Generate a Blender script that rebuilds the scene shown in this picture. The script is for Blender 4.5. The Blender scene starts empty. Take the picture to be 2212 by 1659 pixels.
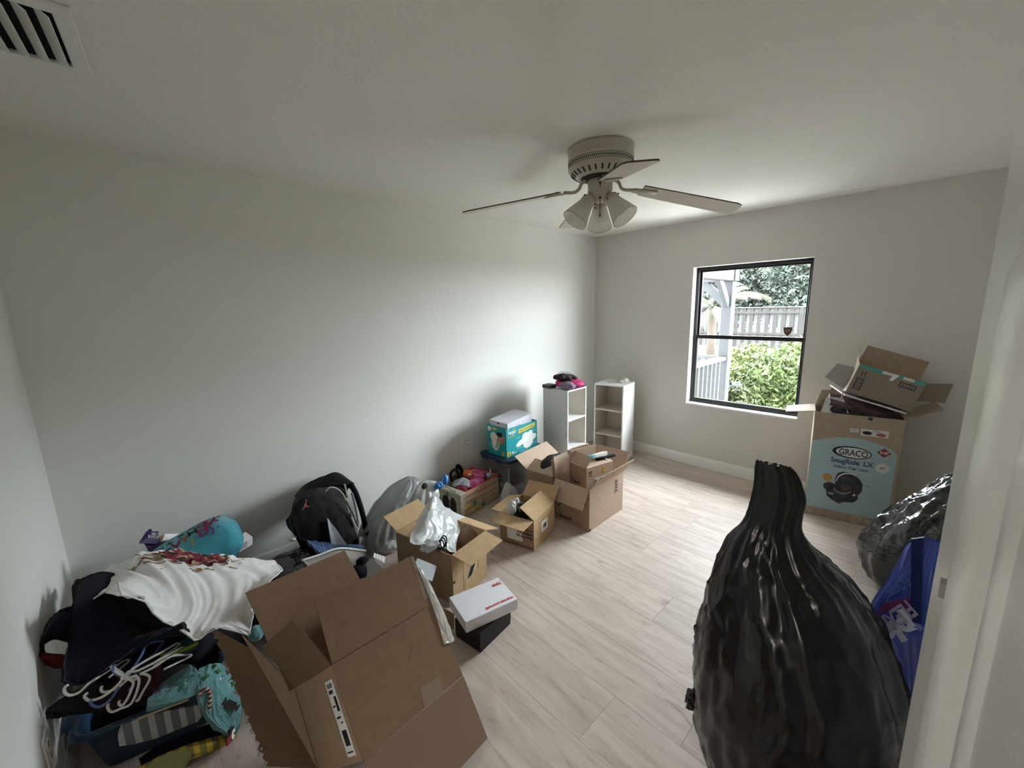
import bpy, bmesh, math, random
from mathutils import Vector as V, Matrix, Euler, noise
PI = math.pi
SC = bpy.context.scene
COL = SC.collection

# ------------------------------------------------------------------ camera, world, exposure
cam_d = bpy.data.cameras.new('camera'); cam = bpy.data.objects.new('camera', cam_d); COL.objects.link(cam)
cam_d.sensor_fit = 'HORIZONTAL'; cam_d.sensor_width = 36.0; cam_d.lens = 14.247; cam_d.clip_start = 0.02; cam_d.clip_end = 300
cam.matrix_world = Matrix(((0.7306,0.1073,-0.6743,0),(-0.6825,0.1489,-0.7156,0),(0,1,0,1.642),(0,0,0,1)))  # replaced below
def set_cam():
    yaw, pitch, roll = 0.814650725, 0.181925909, -0.0231196083
    fw = V((math.cos(yaw)*math.cos(pitch), math.sin(yaw)*math.cos(pitch), -math.sin(pitch)))
    rt = V((math.sin(yaw), -math.cos(yaw), 0)); up = rt.cross(fw)
    r2 = rt*math.cos(roll)+up*math.sin(roll); u2 = -rt*math.sin(roll)+up*math.cos(roll)
    M = Matrix((( r2.x,u2.x,-fw.x,0),(r2.y,u2.y,-fw.y,0),(r2.z,u2.z,-fw.z,1.642),(0,0,0,1)))
    cam.matrix_world = M
set_cam()
SC.camera = cam
SC.view_settings.view_transform = 'Standard'; SC.view_settings.look = 'None'
SC.view_settings.exposure = 0.12; SC.view_settings.gamma = 1.0; SC.view_settings.use_curve_mapping = False

SKY = 53.0
wd = bpy.data.worlds.new('overcast_sky'); SC.world = wd; wd.use_nodes = True
wn = wd.node_tree.nodes; wl = wd.node_tree.links
bg = wn['Background']; bg.inputs['Color'].default_value = (0.91,0.95,1.0,1); bg.inputs['Strength'].default_value = SKY
SC.cycles.max_bounces = 12; SC.cycles.diffuse_bounces = 8; SC.cycles.glossy_bounces = 4
SC.cycles.transmission_bounces = 8; SC.cycles.transparent_max_bounces = 12
SC.cycles.caustics_reflective = False; SC.cycles.caustics_refractive = False
SC.cycles.use_denoising = True; SC.cycles.sample_clamp_indirect = 60.0

pl = bpy.data.lights.new('window_daylight', 'AREA'); pl.shape = 'RECTANGLE'; pl.size = 1.36; pl.size_y = 0.98
pl.cycles.is_portal = True
po = bpy.data.objects.new('window_daylight', pl); COL.objects.link(po)
po.location = (4.275, 1.255, 1.33); po.rotation_euler = (0, PI/2, 0)
hl = bpy.data.lights.new('hall_fill_light', 'AREA'); hl.shape = 'DISK'; hl.size = 0.3; hl.energy = 11; hl.color = (1.0,0.93,0.84)  # added fill through the doorway; no such lamp is in view
ho = bpy.data.objects.new('hall_fill_light', hl); COL.objects.link(ho); ho.location = (-1.1, 0.35, 2.36)

# ------------------------------------------------------------------ helpers
MW = {}
def tag(o, label=None, cat=None, group=None, kind=None):
    if label: o['label'] = label
    if cat: o['category'] = cat
    if group: o['group'] = group
    if kind: o['kind'] = kind
    return o
def thing(name, label, cat, loc=(0,0,0), rot=0, group=None, R=None):
    o = bpy.data.objects.new(name, None); COL.objects.link(o); o.empty_display_size = 0.05
    M = Matrix.Translation(V(loc)) @ (R.to_4x4() if R is not None else Matrix.Rotation(rot,4,'Z'))
    o.matrix_world = M; MW[o.name] = M.copy()
    return tag(o, label, cat, group)
def mesh(name, geo, mat, smooth=False):
    v, f = geo
    me = bpy.data.meshes.new(name); me.from_pydata([tuple(p) for p in v], [], f); me.update()
    if mat: me.materials.append(mat)
    if smooth: me.polygons.foreach_set('use_smooth', [True]*len(me.polygons))
    return me
def part(name, geo, mat, parent=None, smooth=False, local=False, label=None, kind=None):
    """one mesh object; vertices given in world space unless local"""
    v, f = geo
    if parent is not None and not local:
        Mi = MW[parent.name].inverted(); v = [Mi @ V(p) for p in v]
    o = bpy.data.objects.new(name, mesh(name, (v, f), mat, smooth)); COL.objects.link(o)
    if parent is not None:
        o.parent = parent; MW[o.name] = MW[parent.name]
    else: MW[o.name] = Matrix.Identity(4)
    if label: o['label'] = label
    if kind: o['kind'] = kind
    return o
def solo(name, geo, mat, label, cat, smooth=False, group=None):
    """a thing that is one mesh, origin at its base"""
    v, f = geo
    c = sum((V(p) for p in v), V())/len(v); c.z = min(p[2] for p in v)
    o = bpy.data.objects.new(name, mesh(name, ([V(p)-c for p in v], f), mat, smooth)); COL.objects.link(o); o.location = c
    MW[o.name] = Matrix.Translation(c)
    return tag(o, label, cat, group)
def struct(name, geo, mat, smooth=False):
    o = part(name, geo, mat, None, smooth); o['kind'] = 'structure'; return o
def J(*gs):
    v = []; f = []
    for g in gs:
        n = len(v); v += [tuple(p) for p in g[0]]; f += [tuple(i+n for i in q) for q in g[1]]
    return v, f
def T(g, M): return [M @ V(p) for p in g[0]], g[1]
def box(c, s, R=None, bev=0.0, seg=1):
    hx, hy, hz = s[0]/2, s[1]/2, s[2]/2
    if bev > 0:
        bm = bmesh.new(); bmesh.ops.create_cube(bm, size=1.0)
        for q in bm.verts: q.co = V((q.co.x*s[0], q.co.y*s[1], q.co.z*s[2]))
        bmesh.ops.bevel(bm, geom=bm.edges[:], offset=bev, segments=seg, profile=0.5, affect='EDGES')
        bm.verts.index_update(); v = [q.co.copy() for q in bm.verts]; f = [tuple(x.index for x in p.verts) for p in bm.faces]; bm.free()
    else:
        v = [V((x*hx,y*hy,z*hz)) for x in (-1,1) for y in (-1,1) for z in (-1,1)]
        f = [(0,1,3,2),(4,6,7,5),(0,4,5,1),(2,3,7,6),(0,2,6,4),(1,5,7,3)]
    if R is not None: v = [R @ p for p in v]
    return [p+V(c) for p in v], f
def bb(a, b, bev=0.0, seg=1):
    a = V(a); b = V(b); return box((a+b)/2, [abs(t) for t in (b-a)], None, bev, seg)
def slab(p0, p1, p2, p3, th=0.004):
    P = [V(p) for p in (p0,p1,p2,p3)]; n = (P[2]-P[0]).cross(P[3]-P[1]).normalized()*th/2
    v = [p+n for p in P]+[p-n for p in P]
    return v, [(0,1,2,3),(7,6,5,4),(0,4,5,1),(1,5,6,2),(2,6,7,3),(3,7,4,0)]
def crv(pts, n):
    """catmull-rom through pts"""
    P = [V(p) for p in pts]; P = [P[0]*2-P[1]]+P+[P[-1]*2-P[-2]]; out = []
    m = len(P)-3
    for i in range(n):
        t = i/(n-1)*m; k = min(int(t), m-1); t -= k
        a,b,c,d = P[k:k+4]
        out.append(0.5*((2*b)+(c-a)*t+(2*a-5*b+4*c-d)*t*t+(3*b-a-3*c+d)*t*t*t))
    return out
def tube(pts, r, n=8, cap=True, smoothpts=0):
    P = crv(pts, smoothpts) if smoothpts else [V(p) for p in pts]
    m = len(P); rr = r if isinstance(r, (list,tuple)) else [r]*m
    v = []; f = []; up = None
    for i, p in enumerate(P):
        t = (P[min(i+1,m-1)]-P[max(i-1,0)]).normalized()
        if up is None: up = t.orthogonal().normalized()
        up = (up - t*up.dot(t)).normalized(); b = t.cross(up)
        k = rr[min(int(i*len(rr)/m), len(rr)-1)]
        for j in range(n):
            a = 2*PI*j/n; v.append(p+(up*math.cos(a)+b*math.sin(a))*k)
    for i in range(m-1):
        for j in range(n): f.append((i*n+j, i*n+(j+1)%n, (i+1)*n+(j+1)%n, (i+1)*n+j))
    if cap: f.append(tuple(range(n-1,-1,-1))); f.append(tuple((m-1)*n+j for j in range(n)))
    return v, f
def lathe(prof, n=32, M=None, rib=0.0, nr=0):
    v = []; f = []; m = len(prof)
    for r, z in prof:
        for j in range(n):
            a = 2*PI*j/n; q = r*(1+rib*math.cos(nr*a)); v.append(V((q*math.cos(a), q*math.sin(a), z)))
    for i in range(m-1):
        for j in range(n): f.append((i*n+j, i*n+(j+1)%n, (i+1)*n+(j+1)%n, (i+1)*n+j))
    if M is not None: v = [M @ p for p in v]
    return v, f
def disc(r, z, n=24, M=None):
    v = [V((r*math.cos(2*PI*j/n), r*math.sin(2*PI*j/n), z)) for j in range(n)]
    if M is not None: v = [M @ p for p in v]
    return v, [tuple(range(n))]
def nz(p, s, o=0.0): return noise.noise(V((p[0]*s+o, p[1]*s-o*0.7, p[2]*s+o*1.3)))
def ridge(p, s, o=0.0): return 1.0-2.0*abs(nz(p, s, o))
def lump(c, rad, R=None, amp=0.12, fr=6.0, seed=0.0, sub=4, ridgy=0.5):
    bm = bmesh.new(); bmesh.ops.create_icosphere(bm, subdivisions=sub, radius=1.0)
    bm.verts.index_update(); v = []
    mr = max(rad); fr = max(fr, 2.2/mr)
    for q in bm.verts:
        d = q.co.normalized(); p = V((d.x*rad[0], d.y*rad[1], d.z*rad[2]))
        h = (1-ridgy)*nz(p, fr, seed)+ridgy*ridge(p, fr*0.8, seed+5)+0.5*nz(p, fr*2.3, seed+9)
        p = p*(1+amp*h); p = (R @ p) if R is not None else p; v.append(p+V(c))
    f = [tuple(x.index for x in p.verts) for p in bm.faces]; bm.free(); return v, f
class Patch:
    """soft cloth through a grid of points, with folds along its normal"""
    def __init__(s, rows, amp=0.0, fr=8.0, seed=0.0, fold=(2.2,0.8), ridgy=0.6, face=(-0.6,-0.7,0.7)):
        s.rows = [[V(p) for p in r] for r in rows]; s.amp = amp; s.fr = fr; s.seed = seed; s.fd = fold; s.rg = ridgy
        s.R = [crv(r, 33) for r in s.rows]; s.C = [crv([r[i] for r in s.R], 33) for i in range(33)]
        s.sg = 1.0; n = s.nrm(0.5,0.5)+s.nrm(0.25,0.3)+s.nrm(0.75,0.7)
        if n.dot(V(face)) < 0: s.sg = -1.0
    def base(s, u, v):
        u = min(max(u,0),1)*32; v = min(max(v,0),1)*32; i = min(int(u),31); j = min(int(v),31); a = u-i; b = v-j; C = s.C
        return (C[i][j]*(1-a)*(1-b)+C[i+1][j]*a*(1-b)+C[i][j+1]*(1-a)*b+C[i+1][j+1]*a*b)
    def nrm(s, u, v):
        e = 0.03; n = (s.base(u+e,v)-s.base(u-e,v)).cross(s.base(u,v+e)-s.base(u,v-e))
        return (n.normalized() if n.length > 1e-9 else V((0,0,1)))*s.sg
    def at(s, u, v, off=0.0):
        p = s.base(u, v)
        w = 0.25*noise.noise(V((u*2.5,v*2.5,s.seed)))
        q = V(((u+w)*s.fd[0], (v-w*0.6)*s.fd[1], s.seed*1.7))
        h = s.rg*(1-abs(noise.noise(q*2.0))*2.2)+(1-s.rg)*noise.noise(q*1.1)+0.30*(1-abs(noise.noise(q*4.3+V((3,1,0))))*2.5)+0.12*noise.noise(p*s.fr*3)
        return p+s.nrm(u,v)*(s.amp*h+off)
    def geo(s, nu=48, nv=48, th=0.006, u=(0,1), v=(0,1), off=0.0, mask=None):
        top = [s.at(u[0]+(u[1]-u[0])*i/nu, v[0]+(v[1]-v[0])*j/nv, off) for i in range(nu+1) for j in range(nv+1)]
        bot = [s.at(u[0]+(u[1]-u[0])*i/nu, v[0]+(v[1]-v[0])*j/nv, off-th) for i in range(nu+1) for j in range(nv+1)]
        n = len(top); w = nv+1; f = []; cells = set()
        for i in range(nu):
            for j in range(nv):
                if mask is None or mask((i+.5)/nu, (j+.5)/nv): cells.add((i,j))
        for i, j in cells:
            a,b,c,d = i*w+j, (i+1)*w+j, (i+1)*w+j+1, i*w+j+1
            if s.sg > 0: f.append((a,b,c,d)); f.append((d+n,c+n,b+n,a+n))
            else: f.append((d,c,b,a)); f.append((a+n,b+n,c+n,d+n))
            for (di,dj,p,q) in ((-1,0,d,a),(1,0,b,c),(0,-1,a,b),(0,1,c,d)):
                if (i+di,j+dj) not in cells: f.append((p,q,q+n,p+n)[::-1])
        used = sorted({k for q in f for k in q}); mp = {k:i for i,k in enumerate(used)}; al = top+bot
        return [al[k] for k in used], [tuple(mp[k] for k in q) for q in f]
def bag(rings, ns=96, nr=90, amp=0.02, seed=0.0, crease=0.012, close=True):
    """closed plastic sack lofted through rings (cx,cy,z,rx,ry,turn), puckered"""
    P = [V(r[0:3]) for r in rings]; Q = [V(r[3:6]) for r in rings]
    cp = crv(P, nr); cq = crv(Q, nr); v = []; f = []
    for i in range(nr):
        c = cp[i]; rx, ry, tw = cq[i]; rx = max(rx,0.002); ry = max(ry,0.002); cs, sn = math.cos(tw), math.sin(tw)
        for j in range(ns):
            a = 2*PI*j/ns; x = math.cos(a)*rx; y = math.sin(a)*ry
            p = V((c.x+x*cs-y*sn, c.y+x*sn+y*cs, c.z))
            k = min(1.0, min(rx,ry)/0.12)
            ca, sa = math.cos(a), math.sin(a); w = 0.5*noise.noise(V((ca*1.2,sa*1.2,p.z*2.2+seed)))
            q = V(((ca+w*0.5)*2.6+seed, (sa+w*0.5)*2.6, p.z*1.5+w))
            f1 = 1-abs(noise.noise(q))*2.0; f2 = 1-abs(noise.noise(q*2.1+V((5,seed,0))))*2.0
            q3 = V((p.x*7+w, p.y*7-w, p.z*4.0+seed)); f3 = max(0.0, 1-abs(noise.noise(q3))*3.2); f4 = max(0.0, 1-abs(noise.noise(q3*2.4+V((1,2,seed))))*3.4)
            h = amp*(0.8*f1+0.5*f2-0.5+0.8*noise.noise(V((p.x*3,p.y*3,p.z*3+seed))))+crease*(0.55*f3*f3+0.35*f4*f4)
            d = V((p.x-c.x, p.y-c.y, 0)); d = d.normalized() if d.length > 1e-6 else V((1,0,0))
            p = p+d*h*max(k,0.25)
            p.z = max(p.z+0.4*h*(1 if i < nr-1 else 0), 0.001); v.append(p)
    for i in range(nr-1):
        for j in range(ns): f.append((i*ns+j, i*ns+(j+1)%ns, (i+1)*ns+(j+1)%ns, (i+1)*ns+j))
    if close: f.append(tuple(range(ns-1,-1,-1))); f.append(tuple((nr-1)*ns+j for j in range(ns)))
    return v, f
def glyphs(s, size, bold=0.0, shear=0.0):
    cu = bpy.data.curves.new('t', 'FONT'); cu.body = s; cu.size = size; cu.offset = bold; cu.shear = shear; cu.resolution_u = 3
    cu.extrude = 0.0004
    o = bpy.data.objects.new('t', cu); COL.objects.link(o)
    dg = bpy.context.evaluated_depsgraph_get(); me = bpy.data.meshes.new_from_object(o.evaluated_get(dg))
    v = [q.co.copy() for q in me.vertices]; f = [tuple(p.vertices) for p in me.polygons]
    bpy.data.objects.remove(o); bpy.data.curves.remove(cu); bpy.data.meshes.remove(me)
    return v, f
def frame(o, right, up):
    r = V(right).normalized(); u = V(up); u = (u-r*u.dot(r)).normalized(); n = r.cross(u); o = V(o)
    return Matrix(((r.x,u.x,n.x,o.x),(r.y,u.y,n.y,o.y),(r.z,u.z,n.z,o.z),(0,0,0,1)))
def text(s, size, o, right, up, bold=0.0, shear=0.0, width=None):
    g = glyphs(s, size, bold, shear); M = frame(o, right, up)
    if width:
        w = max(p.x for p in g[0])-min(p.x for p in g[0]); k = width/w; g = ([V((p.x*k,p.y,p.z)) for p in g[0]], g[1])
    return T(g, M @ Matrix.Translation((0,0,0.0008)))
def flat(pts, o, right, up, th=0.0008):
    """thin printed shape: 2d outline placed on a surface"""
    M = frame(o, right, up); n = len(pts)
    v = [M @ V((x,y,th)) for x,y in pts]+[M @ V((x,y,0)) for x,y in pts]
    return v, [tuple(range(n)), tuple(range(2*n-1,n-1,-1))]+[(i,i+n,(i+1)%n+n,(i+1)%n) for i in range(n)]
def oval(cx, cy, rx, ry, n=28): return [(cx+rx*math.cos(2*PI*i/n), cy+ry*math.sin(2*PI*i/n)) for i in range(n)]
def rect(x0, y0, x1, y1): return [(x0,y0),(x1,y0),(x1,y1),(x0,y1)]

# ------------------------------------------------------------------ materials
def nodes(m): return m.node_tree.nodes, m.node_tree.links
def mat(name, col, rough=0.6, var=0.0, vs=8.0, bump=0.0, bs=60.0, spec=0.3, coat=0.0, metal=0.0, sheen=0.0, stretch=(1,1,1), trans=0.0, alpha=1.0, sss=0.0, bd=4.0):
    m = bpy.data.materials.new(name); m.use_nodes = True; N, L = nodes(m); b = N['Principled BSDF']
    b.inputs['Base Color'].default_value = (*col,1); b.inputs['Roughness'].default_value = rough; b.inputs['Specular IOR Level'].default_value = spec
    b.inputs['Metallic'].default_value = metal; b.inputs['Coat Weight'].default_value = coat; b.inputs['Sheen Weight'].default_value = sheen
    b.inputs['Transmission Weight'].default_value = trans; b.inputs['Alpha'].default_value = alpha
    tc = N.new('ShaderNodeTexCoord'); mp = N.new('ShaderNodeMapping'); mp.inputs['Scale'].default_value = stretch
    L.new(tc.outputs['Object'], mp.inputs['Vector'])
    if var > 0:
        t = N.new('ShaderNodeTexNoise'); t.inputs['Scale'].default_value = vs; t.inputs['Detail'].default_value = 6
        L.new(mp.outputs['Vector'], t.inputs['Vector'])
        r = N.new('ShaderNodeValToRGB'); e = r.color_ramp.elements
        e[0].position = 0.3; e[1].position = 0.7
        e[0].color = (*[c*(1-var) for c in col],1); e[1].color = (*[min(1,c*(1+var)) for c in col],1)
        L.new(t.outputs['Fac'], r.inputs['Fac']); L.new(r.outputs['Color'], b.inputs['Base Color'])
    if bump > 0:
        t2 = N.new('ShaderNodeTexNoise'); t2.inputs['Scale'].default_value = bs; t2.inputs['Detail'].default_value = bd
        L.new(mp.outputs['Vector'], t2.inputs['Vector'])
        bp = N.new('ShaderNodeBump'); bp.inputs['Strength'].default_value = bump; bp.inputs['Distance'].default_value = 0.01
        L.new(t2.outputs['Fac'], bp.inputs['Height']); L.new(bp.outputs['Normal'], b.inputs['Normal'])
    return m
def wave_mat(name, c1, c2, scale, axis='X', rough=0.8, width=0.5, rot=(0,0,0), sharp=0.04):
    m = mat(name, c1, rough); N, L = nodes(m); b = N['Principled BSDF']
    tc = N.new('ShaderNodeTexCoord'); mp = N.new('ShaderNodeMapping'); mp.inputs['Rotation'].default_value = rot
    L.new(tc.outputs['Object'], mp.inputs['Vector'])
    w = N.new('ShaderNodeTexWave'); w.wave_type = 'BANDS'; w.bands_direction = axis; w.inputs['Scale'].default_value = scale; w.inputs['Distortion'].default_value = 0.6
    L.new(mp.outputs['Vector'], w.inputs['Vector'])
    r = N.new('ShaderNodeValToRGB'); e = r.color_ramp.elements; e[0].position = width-sharp; e[1].position = width+sharp; e[0].color = (*c1,1); e[1].color = (*c2,1)
    L.new(w.outputs['Fac'], r.inputs['Fac']); L.new(r.outputs['Color'], b.inputs['Base Color'])
    return m
def plastic_bag(name, col, rough=0.2, b1=0.5, trans=0.0, alpha=1.0, spec=0.5, scale=1.0):
    m = mat(name, col, rough, spec=spec, alpha=alpha, trans=trans); N, L = nodes(m); b = N['Principled BSDF']
    tc = N.new('ShaderNodeTexCoord'); mp = N.new('ShaderNodeMapping'); mp.inputs['Scale'].default_value = (1*scale,1*scale,0.5*scale)
    L.new(tc.outputs['Object'], mp.inputs['Vector'])
    t = N.new('ShaderNodeTexNoise'); t.inputs['Scale'].default_value = 8; t.inputs['Detail'].default_value = 3.0; t.inputs['Distortion'].default_value = 0.5
    t3 = N.new('ShaderNodeTexVoronoi'); t3.feature = 'SMOOTH_F1'; t3.inputs['Scale'].default_value = 16
    for q in (t, t3): L.new(mp.outputs['Vector'], q.inputs['Vector'])
    ad = N.new('ShaderNodeMath'); ad.operation = 'MULTIPLY_ADD'; ad.inputs[1].default_value = 0.35
    L.new(t3.outputs['Distance'], ad.inputs[0]); L.new(t.outputs['Fac'], ad.inputs[2])
    bp = N.new('ShaderNodeBump'); bp.inputs['Strength'].default_value = b1; bp.inputs['Distance'].default_value = 0.03
    L.new(ad.outputs[0], bp.inputs['Height']); L.new(bp.outputs['Normal'], b.inputs['Normal'])
    return m
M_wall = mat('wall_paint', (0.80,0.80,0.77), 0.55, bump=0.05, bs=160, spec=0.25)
M_wall2 = mat('dimmed_window_wall_paint', (0.66,0.64,0.61), 0.55, bump=0.05, bs=160, spec=0.25)  # wall paint darkened here to hold down the light on this wall
M_ceil = mat('ceiling_paint', (0.84,0.83,0.79), 0.8, bump=0.35, bs=70, spec=0.1, bd=6)
M_trim = mat('trim_paint', (0.82,0.82,0.80), 0.35, spec=0.4)
M_door = mat('door_paint', (0.70,0.70,0.68), 0.28, bump=0.05, bs=200, spec=0.5)
M_white = mat('white_paint', (0.82,0.82,0.80), 0.45, var=0.03, vs=5)
M_black = mat('black_frame', (0.015,0.015,0.016), 0.35, var=0.2)
M_kraft = mat('kraft_cardboard', (0.43,0.30,0.20), 0.85, var=0.07, vs=30, bump=0.06, bs=300, spec=0.1)
M_kraftp = mat('pale_kraft_cardboard', (0.50,0.38,0.29), 0.85, var=0.05, vs=30, bump=0.06, bs=300, spec=0.1)
M_kraftg = mat('golden_kraft_cardboard', (0.50,0.35,0.20), 0.85, var=0.08, vs=25, bump=0.06, bs=300, spec=0.1)
M_kraftn = mat('dark_brown_kraft_cardboard', (0.205,0.130,0.082), 0.85, var=0.07, vs=25, bump=0.06, bs=300, spec=0.1)
M_kraftd = mat('brown_and_shaded_kraft', (0.35,0.245,0.165), 0.85, var=0.08, vs=25, bump=0.06, bs=300, spec=0.1)  # brown card, and the darker tone painted on shaded carton sides
M_corr = wave_mat('corrugated_cardboard', (0.19,0.125,0.08), (0.225,0.15,0.095), 36, 'X', 0.9, 0.5, sharp=0.4)
M_ink = mat('black_ink', (0.03,0.025,0.02), 0.7)
M_paper = mat('white_paper', (0.80,0.80,0.80), 0.7)
M_tape = mat('clear_tape', (0.75,0.72,0.66), 0.12, bump=0.5, bs=25, alpha=0.45, spec=0.6)
M_blackbag = plastic_bag('black_trash_plastic', (0.006,0.006,0.007), 0.23, 0.25, spec=0.5)
M_shinybag = plastic_bag('shiny_black_plastic', (0.02,0.02,0.019), 0.13, 0.6, spec=0.7, scale=1.3)
M_whitebag = plastic_bag('white_translucent_plastic', (0.64,0.66,0.66), 0.3, 0.4, alpha=0.74, spec=0.5, scale=1.4)
M_greybag = plastic_bag('grey_translucent_plastic', (0.34,0.355,0.36), 0.35, 0.4, alpha=0.72, spec=0.4, scale=1.2)
M_bluebag = plastic_bag('blue_tote_plastic', (0.045,0.085,0.42), 0.22, 0.3, spec=0.6)
M_navy = mat('navy_fabric', (0.006,0.007,0.014), 0.95, var=0.3, bump=0.3, bs=120, spec=0.1, sheen=0.1)
M_blackf = mat('black_fabric', (0.010,0.010,0.011), 0.9, var=0.3, bump=0.25, bs=150, spec=0.15)
M_greyf = mat('charcoal_fabric', (0.028,0.028,0.03), 0.85, var=0.5, vs=14, bump=0.25, bs=150, spec=0.2)
M_whitef = mat('white_cotton', (0.76,0.75,0.74), 0.95, var=0.03, vs=6, bump=0.15, bs=180, spec=0.1, sheen=0.1)
M_red = mat('red_print', (0.17,0.02,0.03), 0.9, var=0.6, vs=24)
M_tan = mat('tan_print', (0.38,0.27,0.17), 0.9, var=0.5, vs=40)
M_teal = mat('teal_plush', (0.06,0.36,0.46), 0.95, var=0.22, vs=7, bump=0.3, bs=200, sheen=0.4)
M_aqua = mat('aqua_fleece', (0.13,0.30,0.31), 0.97, var=0.15, vs=30, bump=0.5, bs=140, sheen=0.3)
def M_leaf(name, col):
    m = mat(name, col, 0.6, spec=0.2); N, L = nodes(m); b = N['Principled BSDF']
    g = N.new('ShaderNodeNewGeometry'); r = N.new('ShaderNodeValToRGB'); e = r.color_ramp.elements
    e[0].color = (*[c*0.55 for c in col],1); e[1].color = (*[min(1,c*1.5) for c in col],1)
    L.new(g.outputs['Random Per Island'], r.inputs['Fac']); L.new(r.outputs['Color'], b.inputs['Base Color'])
    return m

# ------------------------------------------------------------------ the room
XL, XR, YB, YF, CH = -0.367, 4.11, 2.887, -0.62, 2.44
WY0, WY1, WZ0, WZ1 = 0.775, 1.738, 0.655, 2.005        # window opening
random.seed(4)

# floor: sub-floor slab carrying loose-laid planks
fl = struct('floor', bb((-1.7,-0.75,-0.06), (4.3,3.05,-0.004)), M_kraftd)
def plank_mat():
    m = bpy.data.materials.new('whitewashed_oak_plank'); m.use_nodes = True; N, L = nodes(m); b = N['Principled BSDF']
    b.inputs['Roughness'].default_value = 0.5; b.inputs['Specular IOR Level'].default_value = 0.22
    tc = N.new('ShaderNodeTexCoord'); oi = N.new('ShaderNodeObjectInfo')
    mu = N.new('ShaderNodeVectorMath'); mu.operation = 'MULTIPLY_ADD'; mu.inputs[1].default_value = (30,30,30)
    cb = N.new('ShaderNodeCombineXYZ'); 
    for k in 'XYZ': L.new(oi.outputs['Random'], cb.inputs[k])
    L.new(cb.outputs[0], mu.inputs[0]); L.new(tc.outputs['Object'], mu.inputs[2])
    mp = N.new('ShaderNodeMapping'); mp.inputs['Scale'].default_value = (14,1.6,1); L.new(mu.outputs[0], mp.inputs['Vector'])
    n1 = N.new('ShaderNodeTexNoise'); n1.inputs['Scale'].default_value = 1.6; n1.inputs['Detail'].default_value = 9; n1.inputs['Roughness'].default_value = 0.62; n1.inputs['Distortion'].default_value = 0.6
    L.new(mp.outputs[0], n1.inputs['Vector'])
    r = N.new('ShaderNodeValToRGB'); e = r.color_ramp.elements
    e[0].position = 0.33; e[0].color = (0.45,0.37,0.31,1); e[1].position = 0.60; e[1].color = (0.60,0.51,0.45,1)
    L.new(n1.outputs['Fac'], r.inputs['Fac'])
    mp2 = N.new('ShaderNodeMapping'); mp2.inputs['Scale'].default_value = (5,1.1,1); L.new(mu.outputs[0], mp2.inputs['Vector'])
    n2 = N.new('ShaderNodeTexNoise'); n2.inputs['Scale'].default_value = 2.6; n2.inputs['Detail'].default_value = 8; n2.inputs['Roughness'].default_value = 0.7; n2.inputs['Distortion'].default_value = 1.5
    L.new(mp2.outputs[0], n2.inputs['Vector'])
    r2 = N.new('ShaderNodeValToRGB'); e = r2.color_ramp.elements; e[0].position = 0.28; e[0].color = (0.62,0.55,0.48,1); e[1].position = 0.42; e[1].color = (1,1,1,1)
    L.new(n2.outputs['Fac'], r2.inputs['Fac'])
    mx = N.new('ShaderNodeMix'); mx.data_type = 'RGBA'; mx.blend_type = 'MULTIPLY'; mx.inputs[0].default_value = 1.0
    L.new(r.outputs['Color'], mx.inputs[6]); L.new(r2.outputs['Color'], mx.inputs[7])
    mv = N.new('ShaderNodeHueSaturation'); ma = N.new('ShaderNodeMath'); ma.operation = 'MULTIPLY_ADD'; ma.inputs[1].default_value = 0.10; ma.inputs[2].default_value = 0.95
    L.new(oi.outputs['Random'], ma.inputs[0]); L.new(ma.outputs[0], mv.inputs['Value']); L.new(mx.outputs[2], mv.inputs['Color'])
    L.new(mv.outputs['Color'], b.inputs['Base Color'])
    bp = N.new('ShaderNodeBump'); bp.inputs['Strength'].default_value = 0.08; bp.inputs['Distance'].default_value = 0.004
    L.new(n1.outputs['Fac'], bp.inputs['Height']); L.new(bp.outputs['Normal'], b.inputs['Normal'])
    return m
M_plank = plank_mat()
PW, PL = 0.2536, 1.5
starts = {5:0.50, 6:1.237-0.68, 7:0.883, 9:1.238, 8:0.15}
pm_cache = {}
def plank_mesh(x0, x1, y0, y1):
    k = (round(x1-x0,4), round(y1-y0,4))
    if k not in pm_cache:
        w, l = (x1-x0)/2-0.00025, (y1-y0)/2-0.00025; e = 0.0010
        v = [(-w,-l,-0.004),(w,-l,-0.004),(w,l,-0.004),(-w,l,-0.004),(-w,-l,-e*0.6),(w,-l,-e*0.6),(w,l,-e*0.6),(-w,l,-e*0.6),(-w+e,-l+e,0),(w-e,-l+e,0),(w-e,l-e,0),(-w+e,l-e,0)]
        f = [(0,1,5,4),(1,2,6,5),(2,3,7,6),(3,0,4,7),(4,5,9,8),(5,6,10,9),(6,7,11,10),(7,4,8,11),(8,9,10,11)]
        me = mesh('plank', (v,f), M_plank); pm_cache[k] = me
    return pm_cache[k]
for r in range(-2, 17):
    x0 = max(1.304+PW*(r-5), XL); x1 = min(1.304+PW*(r-4), XR)
    if x1-x0 < 0.01: continue
    s = starts.get(r, random.uniform(-0.5,0.9)); y = s
    while y > YF: y -= PL
    while y < YB:
        y0, y1 = max(y,YF), min(y+PL,YB); y += PL
        if y1-y0 < 0.02: continue
        o = bpy.data.objects.new('plank', plank_mesh(x0,x1,y0,y1)); COL.objects.link(o)
        o.location = ((x0+x1)/2,(y0+y1)/2,0); o.parent = fl

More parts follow.
